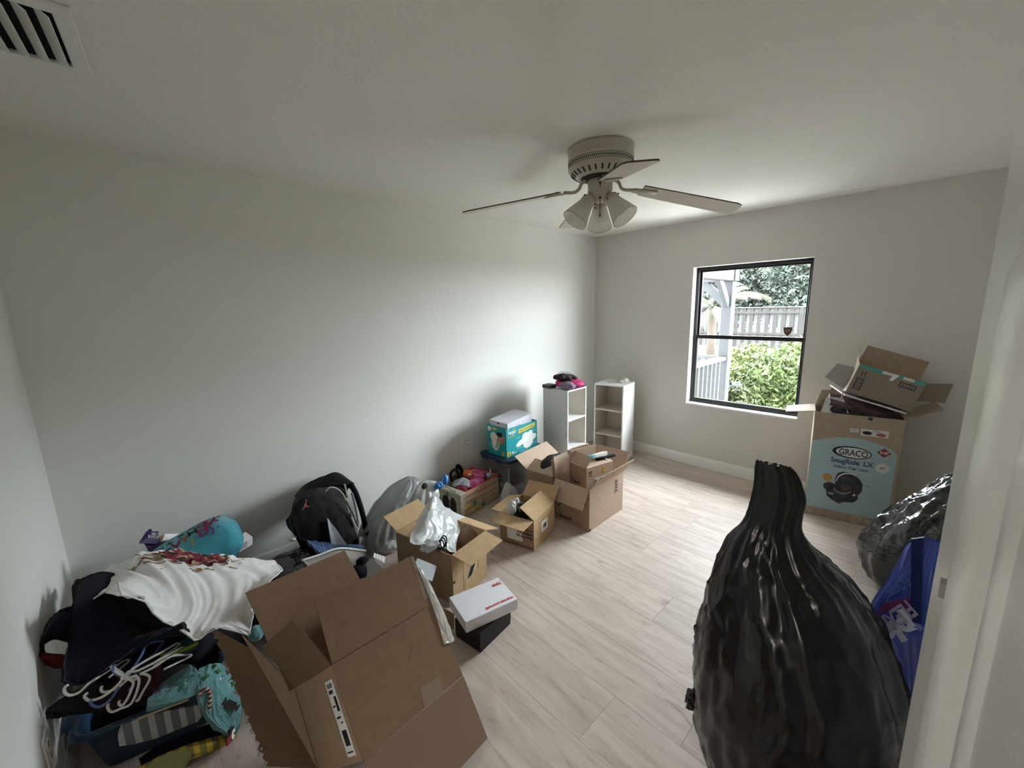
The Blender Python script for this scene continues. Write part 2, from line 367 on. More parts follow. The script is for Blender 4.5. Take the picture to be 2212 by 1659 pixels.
struct('wall_back', bb((XL-0.12,YB,-0.05), (XR+0.17,YB+0.12,CH)), M_wall)
DY0, DY1, DZ = 0.0, 0.80, 2.05                          # doorway in the left wall
struct('wall_left', J(bb((XL-0.11,DY1,-0.05),(XL,YB,CH)), bb((XL-0.11,DY0,DZ),(XL,DY1,CH)), bb((XL-0.11,YF,-0.05),(XL,DY0,CH))), M_wall)
struct('wall_front', bb((XL-0.11,YF-0.12,-0.05), (XR+0.17,YF,CH)), M_wall)
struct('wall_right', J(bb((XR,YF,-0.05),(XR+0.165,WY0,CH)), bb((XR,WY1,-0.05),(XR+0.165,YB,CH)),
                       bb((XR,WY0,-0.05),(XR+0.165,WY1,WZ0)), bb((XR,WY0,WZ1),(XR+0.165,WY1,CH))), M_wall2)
struct('ceiling', bb((-1.75,YF-0.12,CH), (XR+0.165,YB+0.12,CH+0.1)), M_ceil)
# hallway seen only through the doorway behind the viewer
struct('wall_hall', J(bb((-1.75,-1.2,-0.05),(-1.65,1.6,CH)), bb((-1.75,1.5,-0.05),(XL-0.11,1.6,CH)), bb((-1.75,-0.75,-0.05),(XL-0.11,-0.65,CH))), M_wall)
hb = thing('hall_fill_fixture', 'unseen round hall light added as fill outside the doorway behind the viewer', 'ceiling light', (-1.1,0.35,2.44))  # unseen fixture added to carry the fill light
part('base', lathe([(0.0,2.439),(0.17,2.439),(0.17,2.42),(0.0,2.42)], 32, Matrix.Translation((-1.1,0.35,0))), M_white, hb, True)
part('lamp_shade', lathe([(0.16,2.42),(0.15,2.395),(0.1,2.38),(0.0,2.375)], 32, Matrix.Translation((-1.1,0.35,0))), M_white, hb, True)  # shade of the added fill fixture
ho.location = (-1.1,0.35,2.36)
def baseboard(p, q, n):
    """moulded board from p to q, n into the room"""
    p = V(p); q = V(q); n = V(n); prof = [(0,0),(0.014,0),(0.014,0.03),(0.012,0.04),(0.012,0.075),(0.008,0.095),(0.004,0.108),(0,0.11)]
    v = []; 
    for e in (p,q):
        for d, z in prof: v.append(e+n*d+V((0,0,z)))
    m = len(prof); f = [(i,i+1,i+1+m,i+m) for i in range(m-1)]+[tuple(range(m)),tuple(range(2*m-1,m-1,-1))]
    return v, f
struct('baseboard_back', baseboard((XL,YB,0),(XR,YB,0),(0,-1,0)), M_trim)
struct('baseboard_right', baseboard((XR,YB,0),(XR,YF,0),(-1,0,0)), M_trim)
struct('baseboard_left', baseboard((XL,DY1+0.06,0),(XL,YB,0),(1,0,0)), M_trim)
struct('baseboard_front', baseboard((XL,YF,0),(XR,YF,0),(0,1,0)), M_trim)

# ------------------------------------------------------------------ window
wt = thing('window_1', 'black framed single hung window looking out on a porch', 'window', (4.2,1.255,WZ0)); tag(wt, kind='structure')
M_glass = bpy.data.materials.new('window_glass'); M_glass.use_nodes = True
N, L = nodes(M_glass); N.remove(N['Principled BSDF']); mo = N['Material Output']
gt = N.new('ShaderNodeBsdfTransparent'); gt.inputs['Color'].default_value = (0.93,0.96,0.96,1); gg = N.new('ShaderNodeBsdfGlossy'); gg.inputs['Roughness'].default_value = 0.02
gf = N.new('ShaderNodeFresnel'); gf.inputs['IOR'].default_value = 1.45; gm = N.new('ShaderNodeMixShader')
gb_ = N.new('ShaderNodeNewGeometry'); g1 = N.new('ShaderNodeMath'); g1.operation = 'SUBTRACT'; g1.inputs[0].default_value = 1.0; L.new(gb_.outputs['Backfacing'], g1.inputs[1])
g2 = N.new('ShaderNodeMath'); g2.operation = 'MULTIPLY'; L.new(gf.outputs[0], g2.inputs[0]); L.new(g1.outputs[0], g2.inputs[1]); L.new(g2.outputs[0], gm.inputs[0])
L.new(gt.outputs[0], gm.inputs[1]); L.new(gg.outputs[0], gm.inputs[2]); L.new(gm.outputs[0], mo.inputs['Surface'])
def ring(x0, x1, y0, y1, z0, z1, w):
    return J(bb((x0,y0,z0),(x1,y0+w,z1),0.002), bb((x0,y1-w,z0),(x1,y1,z1),0.002), bb((x0,y0+w,z0),(x1,y1-w,z0+w),0.002), bb((x0,y0+w,z1-w),(x1,y1-w,z1),0.002))
part('frame', ring(4.195,4.262,WY0,WY1,WZ0+0.0,WZ1,0.026), M_black, wt)
us = part('upper_sash', ring(4.228,4.252,WY0+0.02,WY1-0.02,1.31,WZ1-0.02,0.024), M_black, wt)
part('pane', bb((4.238,WY0+0.04,1.33),(4.241,WY1-0.04,WZ1-0.04)), M_glass, us)
ls = part('lower_sash', J(ring(4.2,4.226,WY0+0.016,WY1-0.016,WZ0+0.02,1.346,0.026), bb((4.196,WY0+0.02,1.312),(4.228,WY1-0.02,1.348),0.003)), M_black, wt)
part('pane', bb((4.211,WY0+0.04,WZ0+0.04),(4.214,WY1-0.04,1.315)), M_glass, ls)
part('sash_lift', bb((4.192,1.2,WZ0+0.05),(4.2,1.3,WZ0+0.062)), mat('grey_metal',(0.3,0.3,0.3),0.4,metal=0.8), ls)
part('sill', J(bb((4.098,WY0-0.004,WZ0-0.018),(4.2,WY1+0.004,WZ0+0.002),0.003)), M_trim, wt)
sh = [(0,0.052),(0.02,0.045),(0.042,0.05),(0.04,0.015),(0.03,-0.02),(0,-0.05),(-0.03,-0.02),(-0.04,0.015),(-0.042,0.05),(-0.02,0.045)]
stk = part('security_sticker', flat([(x*0.8,y*0.8) for x,y in sh], (4.2365,0.935,1.395), (0,-1,0), (0,0,1)), mat('maroon_sticker',(0.10,0.05,0.045),0.5,var=0.3,vs=60), wt)
part('lettering', J(flat(rect(-0.02,0.008,0.02,0.014),(4.2355,0.935,1.395),(0,-1,0),(0,0,1)), flat(rect(-0.016,-0.006,0.016,0.0),(4.2355,0.935,1.395),(0,-1,0),(0,0,1))), M_tan, stk)

# ------------------------------------------------------------------ open door at the right edge: moulded leaf standing open along the front
dx0, dx1, dy = -0.33, 0.44, -0.0183
dr = thing('door_1', 'white moulded panel door standing open at the right edge', 'door', (dx0,dy-0.018,0.01)); tag(dr, kind='structure')
part('leaf', bb((dx0,dy-0.038,0.012),(dx1,dy-0.0045,2.03)), M_door, dr)
stile = 0.16
part('stile', bb((dx1-stile,dy-0.0045,0.012),(dx1,dy,2.03),0.0015), M_door, dr)
part('stile', bb((dx0,dy-0.0045,0.012),(dx0+stile,dy,2.03),0.0015), M_door, dr)
for z0, z1 in [(0.012,0.22),(0.80,0.95),(1.665,1.74),(1.95,2.03)]:
    part('rail', bb((dx0+stile,dy-0.0045,z0),(dx1-stile,dy,z1),0.0015), M_door, dr)
def mould(x, sgn, z0, z1):
    """convex moulding and bead next to a stile, running up to rounded ends"""
    prof = [(0,-0.001),(0.006,0.0012),(0.018,0.0030),(0.036,0.0036),(0.054,0.0026),(0.068,0.0004),(0.075,-0.0025),(0.080,-0.0036),(0.085,-0.0022),(0.095,-0.0010),(0.105,-0.0016),(0.114,-0.0040)]
    v = []; f = []; zs = [(z0,0.0),(z0+0.004,0.6),(z0+0.014,1.0),(z1-0.014,1.0),(z1-0.004,0.6),(z1,0.0)]; m = len(prof)
    for z, k in zs:
        for d, h in prof: v.append(V((x+sgn*d, dy-0.0042+(h+0.0042)*k, z)))
    for i in range(len(zs)-1):
        for j in range(m-1):
            q = (i*m+j, i*m+j+1, (i+1)*m+j+1, (i+1)*m+j); f.append(q if sgn > 0 else q[::-1])
    return v, f
for z0, z1 in ((0.22,0.80),(0.95,1.665),(1.74,1.95)):
    part('moulding', mould(dx1-stile,-1,z0,z1), M_door, dr, True)
    part('moulding', mould(dx0+stile,1,z0,z1), M_door, dr, True)
    part('raised_panel', bb((dx0+stile+0.11,dy-0.0045,z0+0.03),(dx1-stile-0.11,dy-0.003,z1-0.03)), M_door, dr)
part('latch', bb((0.300,dy-0.001,1.483),(0.306,dy+0.003,1.492)), mat('grey_metal_latch',(0.35,0.35,0.34),0.35,metal=0.7), dr)
struct('trim_1', J(bb((XL-0.12,DY1,0),(XL+0.014,DY1+0.065,DZ+0.065),0.003), bb((XL-0.12,DY0-0.065,0),(XL+0.0,DY0-0.052,DZ+0.065),0.003), bb((XL-0.12,DY0-0.06,DZ-0.01),(XL+0.012,DY1,DZ+0.065),0.003)), M_trim)

# ------------------------------------------------------------------ outlets
def outlet(loc, R, label, lab2=False):
    t = thing('wall_outlet', label, 'outlet', loc, R=R)
    part('cover_plate', box((0,0,0.003),(0.072,0.118,0.006),None,0.002,2), M_trim, t, local=True)
    for s in (-1,1):
        part('socket', J(box((0,0.021*s,0.0065),(0.034,0.03,0.003),None,0.001), ), M_white, t, local=True)
        part('slot', J(box((-0.006,0.021*s+0.003,0.0082),(0.003,0.009,0.001)), box((0.006,0.021*s+0.003,0.0082),(0.003,0.009,0.001)), box((0,0.021*s-0.008,0.0082),(0.004,0.004,0.001))), M_ink, t, local=True)
    return t
outlet((2.145,YB-0.001,0.452), frame((0,0,0),(1,0,0),(0,0,1)).to_3x3(), 'white duplex outlet low on the long wall beside the blue-lidded bin')
outlet((XL+0.001,1.80,0.30), frame((0,0,0),(0,1,0),(0,0,1)).to_3x3(), 'white wall outlet low on the left wall at the left edge')

# ------------------------------------------------------------------ ceiling vent
vt = thing('ceiling_vent', 'white slatted air vent in the ceiling corner', 'vent', (-0.21,1.86,CH), R=Euler((0,0,math.radians(-4))).to_matrix())
vw, vl = 0.40, 0.30
part('backing', bb((-vw/2,-vl/2,-0.0005),(vw/2,vl/2,-0.0015)), mat('dark_duct',(0.004,0.004,0.005),0.9), vt, local=True)
part('frame', J(bb((-vw/2-0.04,-vl/2-0.04,-0.012),(vw/2+0.04,-vl/2,-0.0005),0.002), bb((-vw/2-0.04,vl/2,-0.012),(vw/2+0.04,vl/2+0.04,-0.0005),0.002),
    bb((-vw/2-0.04,-vl/2,-0.012),(-vw/2,vl/2,-0.0005),0.002), bb((vw/2,-vl/2,-0.012),(vw/2+0.04,vl/2,-0.0005),0.002)), M_trim, vt, local=True)
for k in range(10):
    x = vw/2-0.02-k*0.04
    Rr = Euler((0,math.radians(38),0)).to_matrix()
    part('slat', box((x,0,-0.012),(0.034,vl,0.0015),Rr), M_trim, vt, local=True)

# ------------------------------------------------------------------ ceiling fan
FX, FY = 1.90, 1.312
M_fan = mat('ivory_metal', (0.50,0.46,0.38), 0.35, var=0.06, vs=9, spec=0.5)
M_blade = mat('aged_white_blade', (0.66,0.61,0.52), 0.5, var=0.06, vs=9)
M_fdark = mat('dark_gap', (0.03,0.027,0.022), 0.7)
M_edge = mat('dusty_blade_edge', (0.10,0.075,0.055), 0.8, var=0.3, vs=30)
fan = thing('ceiling_fan', 'ivory flush-mount ceiling fan with four blades and three glass lights', 'ceiling fan', (FX,FY,CH))
FM = Matrix.Translation((FX,FY,0))
part('motor_housing', lathe([(0.0,2.4395),(0.168,2.4395),(0.168,2.425),(0.165,2.42),(0.165,2.395),(0.1665,2.392),(0.1665,2.385),(0.164,2.38),(0.164,2.347),(0.1655,2.342),(0.150,2.325),(0.128,2.309),(0.105,2.298),(0.1,2.3),(0.1,2.31),(0.0,2.31)], 64, FM), M_fan, fan, True)
part('dark_collar', lathe([(0.098,2.299),(0.07,2.292),(0.0,2.292)], 40, FM), M_fdark, fan, True)
g = []
for i in range(110):
    a = 2*PI*i/110; A = Matrix.Translation((FX,FY,0)) @ Matrix.Rotation(a,4,'Z')
    for z, h, da in ((2.374,0.0035,0),(2.363,0.009,0.5),(2.352,0.0035,0)):
        B = A @ Matrix.Rotation(da*2*PI/110,4,'Z')
        g.append(T(bb((0.1635,-0.0022,z-h/2),(0.1648,0.0022,z+h/2)), B))
part('vent_band', J(*g), M_fdark, fan, kind='stuff')
g = []
for i in range(28):
    A = Matrix.Translation((FX,FY,0)) @ Matrix.Rotation(2*PI*i/28,4,'Z')
    c = V((0.1405,0,2.3155)); R_ = Euler((0,math.radians(-37),0)).to_matrix()
    part('cooling_slot', T(box(c,(0.03,0.008,0.0035),R_,0.0012), A), M_fdark, fan)
part('switch_housing', lathe([(0.0,2.292),(0.062,2.29),(0.064,2.28),(0.064,2.235),(0.058,2.226),(0.058,2.205),(0.045,2.19),(0.028,2.183),(0.0,2.18)], 40, FM), M_fan, fan, True)
part('slot', box((FX-0.052,FY-0.036,2.262),(0.008,0.006,0.014)), M_fdark, fan); part('screw', box((FX-0.053,FY-0.037,2.248),(0.005,0.005,0.005)), M_fdark, fan)
part('pull_chain', J(tube([(FX-0.042,FY-0.03,2.19),(FX-0.05,FY-0.036,2.175),(FX-0.05,FY-0.036,2.115)],0.0018,6), lathe([(0,2.115),(0.004,2.112),(0.004,2.10),(0,2.098)],8,Matrix.Translation((FX-0.05,FY-0.036,0))), tube([(FX-0.035,FY-0.024,2.195),(FX-0.05,FY-0.036,2.192)],0.006,8)), M_fdark, fan)
def blade_geo(r0, r1, w0, w1, th):
    pts = [(r0,-w0/2),(r1-0.03,-w1/2),(r1-0.006,-w1/2+0.012),(r1,-w1/2+0.03),(r1,w1/2-0.03),(r1-0.006,w1/2-0.012),(r1-0.03,w1/2),(r0,w0/2)]
    n = len(pts); v = [V((x,y,th/2)) for x,y in pts]+[V((x,y,-th/2)) for x,y in pts]
    return v, [tuple(range(n)), tuple(range(2*n-1,n-1,-1))], [(i,i+n,(i+1)%n+n,(i+1)%n) for i in range(n)]
for ang, z0, droop, pit in ((137.5,2.232,9.7,-8.5),(226.5,2.235,9.8,3),(315.5,2.238,12.0,-7.5),(52,2.236,4.5,-5)):
    A = FM @ Matrix.Rotation(math.radians(ang),4,'Z')
    Bm = A @ Matrix.Translation((0.2,0,z0)) @ Matrix.Rotation(math.radians(droop),4,'Y') @ Matrix.Rotation(math.radians(pit),4,'X') @ Matrix.Translation((-0.2,0,0))
    v, f1, f2 = blade_geo(0.215,0.725,0.115,0.135,0.006)
    bl = part('blade', T((v,f1+f2), Bm), M_blade, fan)
    bl.data.materials.append(M_edge)
    for i, p in enumerate(bl.data.polygons):
        if i >= 2: p.material_index = 1
    arm = J(T(tube([(0.075,0,2.292),(0.098,0,2.275),(0.110,0,2.25),(0.135,0,z0+0.002),(0.19,0,z0+0.001)],0.0085,8,smoothpts=20), A),
            T(J(slab((0.17,-0.022,-0.007),(0.29,-0.04,-0.007),(0.29,0.04,-0.007),(0.17,0.022,-0.007),0.005)), Bm))
    part('blade_arm', arm, M_fan, bl, True)
    for x, y in ((0.23,0.02),(0.23,-0.02),(0.28,0)): part('screw', T(lathe([(0,0.009),(0.005,0.008),(0.006,0.003)],10,Matrix.Translation((x,y,0))), Bm), M_fdark, bl)
M_shade = mat('ribbed_clear_glass', (0.82,0.79,0.70), 0.12, spec=0.7, alpha=0.55); 
M_bulb = mat('unlit_bulb_glass', (0.7,0.7,0.68), 0.1, spec=0.8)
for k, ang in enumerate((34.5,154.5,274.5)):
    A = FM @ Matrix.Rotation(math.radians(ang),4,'Z') @ Matrix.Translation((0.052,0,2.207)) @ Matrix.Rotation(math.radians(-38),4,'Y')
    hd = part('shade_holder', lathe([(0.0,0.01),(0.02,0.008),(0.024,-0.006),(0.036,-0.016),(0.038,-0.034),(0.035,-0.036),(0.0,-0.03)], 28, A), M_fan, fan, True)
    for a in (0.4,2.5,4.6): part('thumb_screw', T(box((0.04*math.cos(a),0.04*math.sin(a),-0.026),(0.007,0.007,0.006)), A), M_fdark, hd)
    sd = part('lamp_shade', lathe([(0.033,-0.025),(0.036,-0.045),(0.045,-0.075),(0.056,-0.11),(0.066,-0.145),(0.068,-0.152),(0.0655,-0.152),(0.054,-0.11),(0.043,-0.075),(0.034,-0.045)], 120, A, 0.02, 40), M_shade, fan, True)
    part('rim', tube([A @ V((0.067*math.cos(2*PI*i/48),0.067*math.sin(2*PI*i/48),-0.152)) for i in range(49)],0.0013,6), mat('glass_rim',(0.30,0.27,0.22),0.3), sd, True)
    part('bulb', lathe([(0.0,-0.125),(0.018,-0.12),(0.028,-0.105),(0.03,-0.092),(0.024,-0.07),(0.014,-0.05),(0.013,-0.03)], 24, A), M_bulb, fan, True)

# ------------------------------------------------------------------ outdoors: porch, fence and plant colours darkened against the strong sky
GZ = -0.28
M_grass = mat('lawn_grass', (0.03,0.03,0.015), 0.95, var=0.35, vs=3, bump=0.3, bs=40)
struct('lawn', bb((4.6,-30,GZ-0.1),(60,45,GZ)), M_grass)
M_post = mat('dimmed_white_exterior_paint', (0.032,0.033,0.035), 0.6, var=0.03)  # white paint darkened so the strong sky does not wash it out
struct('trim_2', bb((4.275,YF-0.2,-0.35),(4.42,YB+0.2,-0.02)), M_post)
pc = thing('porch', 'white painted porch post with beams and diagonal braces outside the window', 'porch', (5.66,1.927,GZ))
part('post', bb((5.6,1.865,GZ),(5.725,1.99,1.93),0.006), M_post, pc)
part('beam', bb((5.6,1.84,1.93),(5.725,4.6,2.2),0.006), M_post, pc)
part('beam', bb((4.3,1.86,1.931),(5.6,1.985,2.2),0.006), M_post, pc)
part('post', bb((5.6,4.4,GZ),(5.725,4.52,1.93),0.006), M_post, pc)
def bar(a, b, w, t=None):
    a = V(a); b = V(b); d = b-a; M = d.to_track_quat('X','Z').to_matrix()
    return box((a+b)/2, (d.length, w, t or w), M, 0.004)
part('brace', bar((5.662,1.95,1.64),(5.662,2.27,1.95),0.07,0.1), M_post, pc)
part('brace', bar((5.62,1.925,1.63),(5.27,1.925,1.96),0.06,0.09), M_post, pc)
rl = thing('porch_railing', 'white porch railing with square balusters running back to the house', 'railing', (5.0,1.927,GZ))
part('top_rail', bb((4.32,1.88,0.93),(5.6,1.975,0.975),0.004), M_post, rl)
part('bottom_rail', bb((4.32,1.905,-0.1),(5.6,1.95,-0.05),0.004), M_post, rl)
for i in range(9): part('baluster', bb((4.42+i*0.13,1.91,-0.05),(4.455+i*0.13,1.945,0.93)), M_post, rl)
rl2 = thing('porch_railing', 'white porch railing running sideways from the corner post', 'railing', (5.66,3.2,GZ))
part('top_rail', bb((5.615,1.99,0.93),(5.71,4.4,0.975),0.004), M_post, rl2)
part('bottom_rail', bb((5.64,1.99,-0.1),(5.685,4.4,-0.05),0.004), M_post, rl2)
for i in range(17): part('baluster', bb((5.645,2.1+i*0.135,-0.05),(5.68,2.135+i*0.135,0.93)), M_post, rl2)
struct('bounce_slab', bb((4.42,-6,GZ),(6.7,1.75,GZ+0.03),0.01), mat('bounce_concrete',(0.50,0.485,0.44),0.9,var=0.08,vs=3))  # unseen slab added to bounce daylight up to the ceiling
struct('sky_block_eave', J(bb((4.275,YF-1.5,2.40),(5.05,YB+1.5,2.46)), bb((5.05,YF-1.5,2.34),(5.08,YB+1.5,2.52))), M_post)  # unseen eave added to cut the high sky light
# fence
fx = 20.0; M_pk = mat('dimmed_weathered_grey_picket', (0.014,0.0115,0.011), 0.9, var=0.3, vs=5); M_pl = mat('sunlit_pale_picket', (0.06,0.06,0.058), 0.9, var=0.08, vs=5)  # pale boards carry the sunlight in their colour
fc = thing('picket_fence', 'tall shadowbox picket fence with alternating dark and sunlit pale boards beyond the lawn', 'fence', (fx,6,GZ))
pkm = mesh('picket', bb((-0.012,-0.075,0),(0.012,0.075,1.70)), M_pk); plm = mesh('picket', bb((-0.012,-0.08,0),(0.012,0.08,1.75)), M_pl)
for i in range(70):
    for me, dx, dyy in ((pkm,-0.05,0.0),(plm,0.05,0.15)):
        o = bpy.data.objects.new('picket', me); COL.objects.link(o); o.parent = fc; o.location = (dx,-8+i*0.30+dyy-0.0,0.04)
part('rail', bb((fx-0.1,-2,1.22),(fx-0.066,19,1.31)), M_pk, fc)
part('rail', bb((fx-0.1,-2,0.32),(fx-0.066,19,0.41)), M_pk, fc)
part('cap_board', bb((fx-0.12,-2,1.43+0.04),(fx+0.1,19,1.50)), M_pl, fc)
for i in range(8): part('fence_post', bb((fx-0.12,-1.5+i*2.7,GZ),(fx-0.07,-1.36+i*2.7,1.46)), M_pk, fc)
def leaves(n, rad, size, seed, shell=0.55, zmin=-1.0):
    rnd = random.Random(seed); v = []; f = []
    for i in range(n):
        while True:
            d = V((rnd.gauss(0,1),rnd.gauss(0,1),rnd.gauss(0,1))).normalized()
            if d.z > zmin: break
        k = shell+(1-shell)*rnd.random()**0.6; k *= 0.85+0.3*noise.noise(d*2.2+V((seed,0,0)))
        c = V((d.x*rad[0]*k, d.y*rad[1]*k, d.z*rad[2]*k))
        a = V((rnd.uniform(-1,1),rnd.uniform(-1,1),rnd.uniform(-1,1))).normalized(); b = a.orthogonal().normalized()
        b = (b*math.cos(rnd.random()*6.28)+a.cross(b)*math.sin(rnd.random()*6.28)).normalized(); s = size*rnd.uniform(0.6,1.3)
        m = len(v); v += [c-a*s, c+b*s*0.38, c+a*s, c-b*s*0.38]; f.append((m,m+1,m+2,m+3))
    return v, f
M_l1 = M_leaf('dark_evergreen_leaf', (0.027,0.034,0.026)); M_l2 = M_leaf('bright_green_leaf', (0.036,0.050,0.014)); M_l3 = M_leaf('dry_palm_leaf', (0.020,0.017,0.011)); M_l4 = M_leaf('yellow_green_leaf', (0.045,0.056,0.015))
M_bark = mat('bark', (0.04,0.03,0.022), 0.9, var=0.3, vs=20, bump=0.6, bs=40)
cm = [mesh('crown', leaves(13000,(2.7,2.7,3.4),0.16,11+k,0.3,-0.9), M_l1) for k in range(3)]
trees = [(26,-6.5,1.0),(26,-0.9,1.0),(26,4.7,1.02),(26,10.2,1.0),(26,15.8,1.0),(33,1.6,1.25),(33,8.3,1.25),(33,15.0,1.25)]
names_ = ['nearer row, fifth from the left','nearer row, fourth from the left','nearer row, third from the left','nearer row, second from the left','nearer row, leftmost','farther row, rightmost','farther row, middle one','farther row, leftmost']
for i, (x, y, s) in enumerate(trees):
    t = thing('evergreen_tree', 'dense dark evergreen tree behind the picket fence, %s' % names_[i], 'tree', (x,y,GZ), group='evergreen trees behind the fence')
    o = bpy.data.objects.new('crown', cm[i%3]); COL.objects.link(o); o.parent = t; o.location = (0,0,2.9*s); o.scale = (s,s,s); o.rotation_euler = (0,0,i*1.3); o['kind'] = 'stuff'
    part('trunk', tube([(x,y,GZ),(x+0.1,y,1.5),(x,y+0.1,3.5)],[0.16,0.13,0.07],8), M_bark, t, True)
# palm
px_, py_ = 12.2, 4.55
pt = thing('palm_tree', 'palm with drooping dry fronds in front of the fence', 'palm', (px_,py_,GZ))
part('trunk', tube([(px_,py_,GZ),(px_+0.03,py_,0.6),(px_,py_,1.55)],[0.15,0.12,0.12],10), M_bark, pt, True)
rnd = random.Random(3)
for k in range(22):
    a = k*2.4; el = rnd.uniform(-0.15,1.1); Lf = rnd.uniform(1.4,2.1); pts = []
    for i in range(12):
        s = i/11*Lf; pts.append(V((px_+math.cos(a)*s*math.cos(el), py_+math.sin(a)*s*math.cos(el), 1.55+s*math.sin(el)-0.28*s*s)))
    g = [tube(pts, [0.02,0.012,0.006], 5)]; v = []; f = []
    for i in range(1,11):
        t_ = (pts[i+1]-pts[i-1]).normalized(); sd_ = t_.cross(V((0,0,1))).normalized()
        for j in range(4):
            p = pts[i].lerp(pts[i+1], j/4)
            for sg in (-1,1):
                q = p+(sd_*sg*0.8+t_*0.5+V((0,0,-0.55)))*0.34*(1-0.5*i/11); m = len(v); w = t_*0.016
                v += [p-w, p+w, q]; f.append((m,m+1,m+2))
    g.append((v,f))
    part('frond', J(*g), M_l3 if k%3 else M_l2, pt)
bushes = [((7.6,1.72,0.30),(0.75,0.62,0.72),5200,'round bright green bush growing below the window beside the post',M_l2,21),
          ((8.3,2.35,0.10),(0.7,0.7,0.55),3600,'yellow green bush behind the porch post',M_l4,22),
          ((7.9,2.95,0.05),(0.55,0.6,0.42),2600,'low leafy bush behind the sideways porch railing',M_l2,23),
          ((11.0,3.1,0.2),(0.7,0.7,0.6),2600,'light green bush in front of the palm on the lawn',M_l4,24),
          ((9.6,1.9,0.45),(0.7,0.6,0.62),3200,'tall yellow green bush at the right side of the window view',M_l4,25)]
for c, r, n, lb, mt, sd in bushes:
    t = thing('garden_bush', lb, 'bush', (c[0],c[1],GZ))
    g = leaves(n, r, 0.055, sd, 0.35, -0.9); part('foliage', ([V(p)+V(c) for p in g[0]], g[1]), mt, t, kind='stuff')
    part('stem', J(*[tube([(c[0]+dx*0.3,c[1]+dy_*0.3,GZ),(c[0]+dx,c[1]+dy_,c[2])],0.015,6) for dx,dy_ in ((0.15,0.1),(-0.1,0.12),(0.05,-0.15))]), M_bark, t)
tw = thing('leafy_twig', 'dark leafy twig poking out left of the bright bush by the railing', 'twig', (6.6,1.86,GZ))
part('stem', tube([(6.6,1.86,GZ),(6.6,1.88,0.2),(6.55,2.0,0.46),(6.5,2.1,0.5)],0.006,6), M_bark, tw)
g = leaves(40,(0.16,0.2,0.12),0.05,77,0.1); part('foliage', ([V(p)+V((6.52,2.05,0.46)) for p in g[0]], g[1]), M_l1, tw, kind='stuff')

# ------------------------------------------------------------------ cartons
def carton(name, label, loc, yaw, w, d, h, flaps, m=None, R=None, th=0.004, cat='box', group=None, skip=()):
    """open carton in its own frame: origin = near bottom corner, x to the right, y back, z up; flaps {side:(angle out from upright, length)}"""
    m = m or M_kraft
    t = thing(name, label, cat, loc, yaw, group, R)
    P = {'y0':slab((0,th/2,0),(w,th/2,0),(w,th/2,h),(0,th/2,h),th), 'y1':slab((0,d-th/2,0),(w,d-th/2,0),(w,d-th/2,h),(0,d-th/2,h),th),
         'x0':slab((th/2,th,0),(th/2,d-th,0),(th/2,d-th,h),(th/2,th,h),th), 'x1':slab((w-th/2,th,0),(w-th/2,d-th,0),(w-th/2,d-th,h),(w-th/2,th,h),th)}
    for s, g in P.items():
        if s not in skip: part('side_panel', g, m, t, local=True)
    part('bottom_panel', slab((th,th,th/2),(w-th,th,th/2),(w-th,d-th,th/2),(th,d-th,th/2),th), m, t, local=True)
    for s, a in flaps.items():
        ang, L = a[0], a[1]; e = 0.004; cut = a[2] if len(a) > 2 else 0.003
        if s[0] == 'x':
            x = 0 if s[1]=='0' else w; H0, H1 = V((x,e,h)), V((x,d-e,h)); n = V((-1 if s[1]=='0' else 1,0,0)); ax = V((0,1,0))
        else:
            y = 0 if s[1]=='0' else d; H0, H1 = V((e,y,h)), V((w-e,y,h)); n = V((0,-1 if s[1]=='0' else 1,0)); ax = V((1,0,0))
        dr_ = V((0,0,math.cos(math.radians(ang))))+n*math.sin(math.radians(ang))
        off = V((0,0,0.002))
        part('flap', slab(H0+off, H1+off, H1+off+dr_*L-ax*cut, H0+off+dr_*L+ax*cut, th), m, t, local=True)
    t['dims'] = (w,d,h)
    return t
def onface(t, side, o=0.0008):
    w, d, h = t['dims']
    return {'x0':(V((-o,d,0)),V((0,-1,0))), 'y0':(V((0,-o,0)),V((1,0,0))), 'top':(V((0,0,h+o)),V((1,0,0)))}[side]
def pr(t, side, pts, m, name='print', parent=None, up=(0,0,1), o=0.0008):
    O, r = onface(t, side, o)
    if side == 'top': up = (0,1,0)
    return part(name, flat(pts, O, r, up, 0.0006), m, parent or t, local=True)
def wr(t, side, s, size, x, y, m, flip=False, bold=0.0, width=None, rot=0, parent=None, shear=0.0, o=0.0014, name='lettering'):
    O, r = onface(t, side, o); u = V((0,1,0)) if side == 'top' else V((0,0,1))
    p = O+r*x+u*y; a = math.radians(rot+(180 if flip else 0)); r2 = r*math.cos(a)+u*math.sin(a); u2 = -r*math.sin(a)+u*math.cos(a)
    return part(name, text(s, size, p, r2, u2, bold, shear, width), m, parent or t, local=True)
def arcband(cx, cy, r, a0, a1, w0, w1, n=14):
    out = []; inn = []
    for i in range(n+1):
        a = math.radians(a0+(a1-a0)*i/n); w = w0+(w1-w0)*math.sin(PI*i/n)
        out.append((cx+(r+w/2)*math.cos(a), cy+(r+w/2)*math.sin(a))); inn.append((cx+(r-w/2)*math.cos(a), cy+(r-w/2)*math.sin(a)))
    return out+inn[::-1]
def rad(a): return math.radians(a)

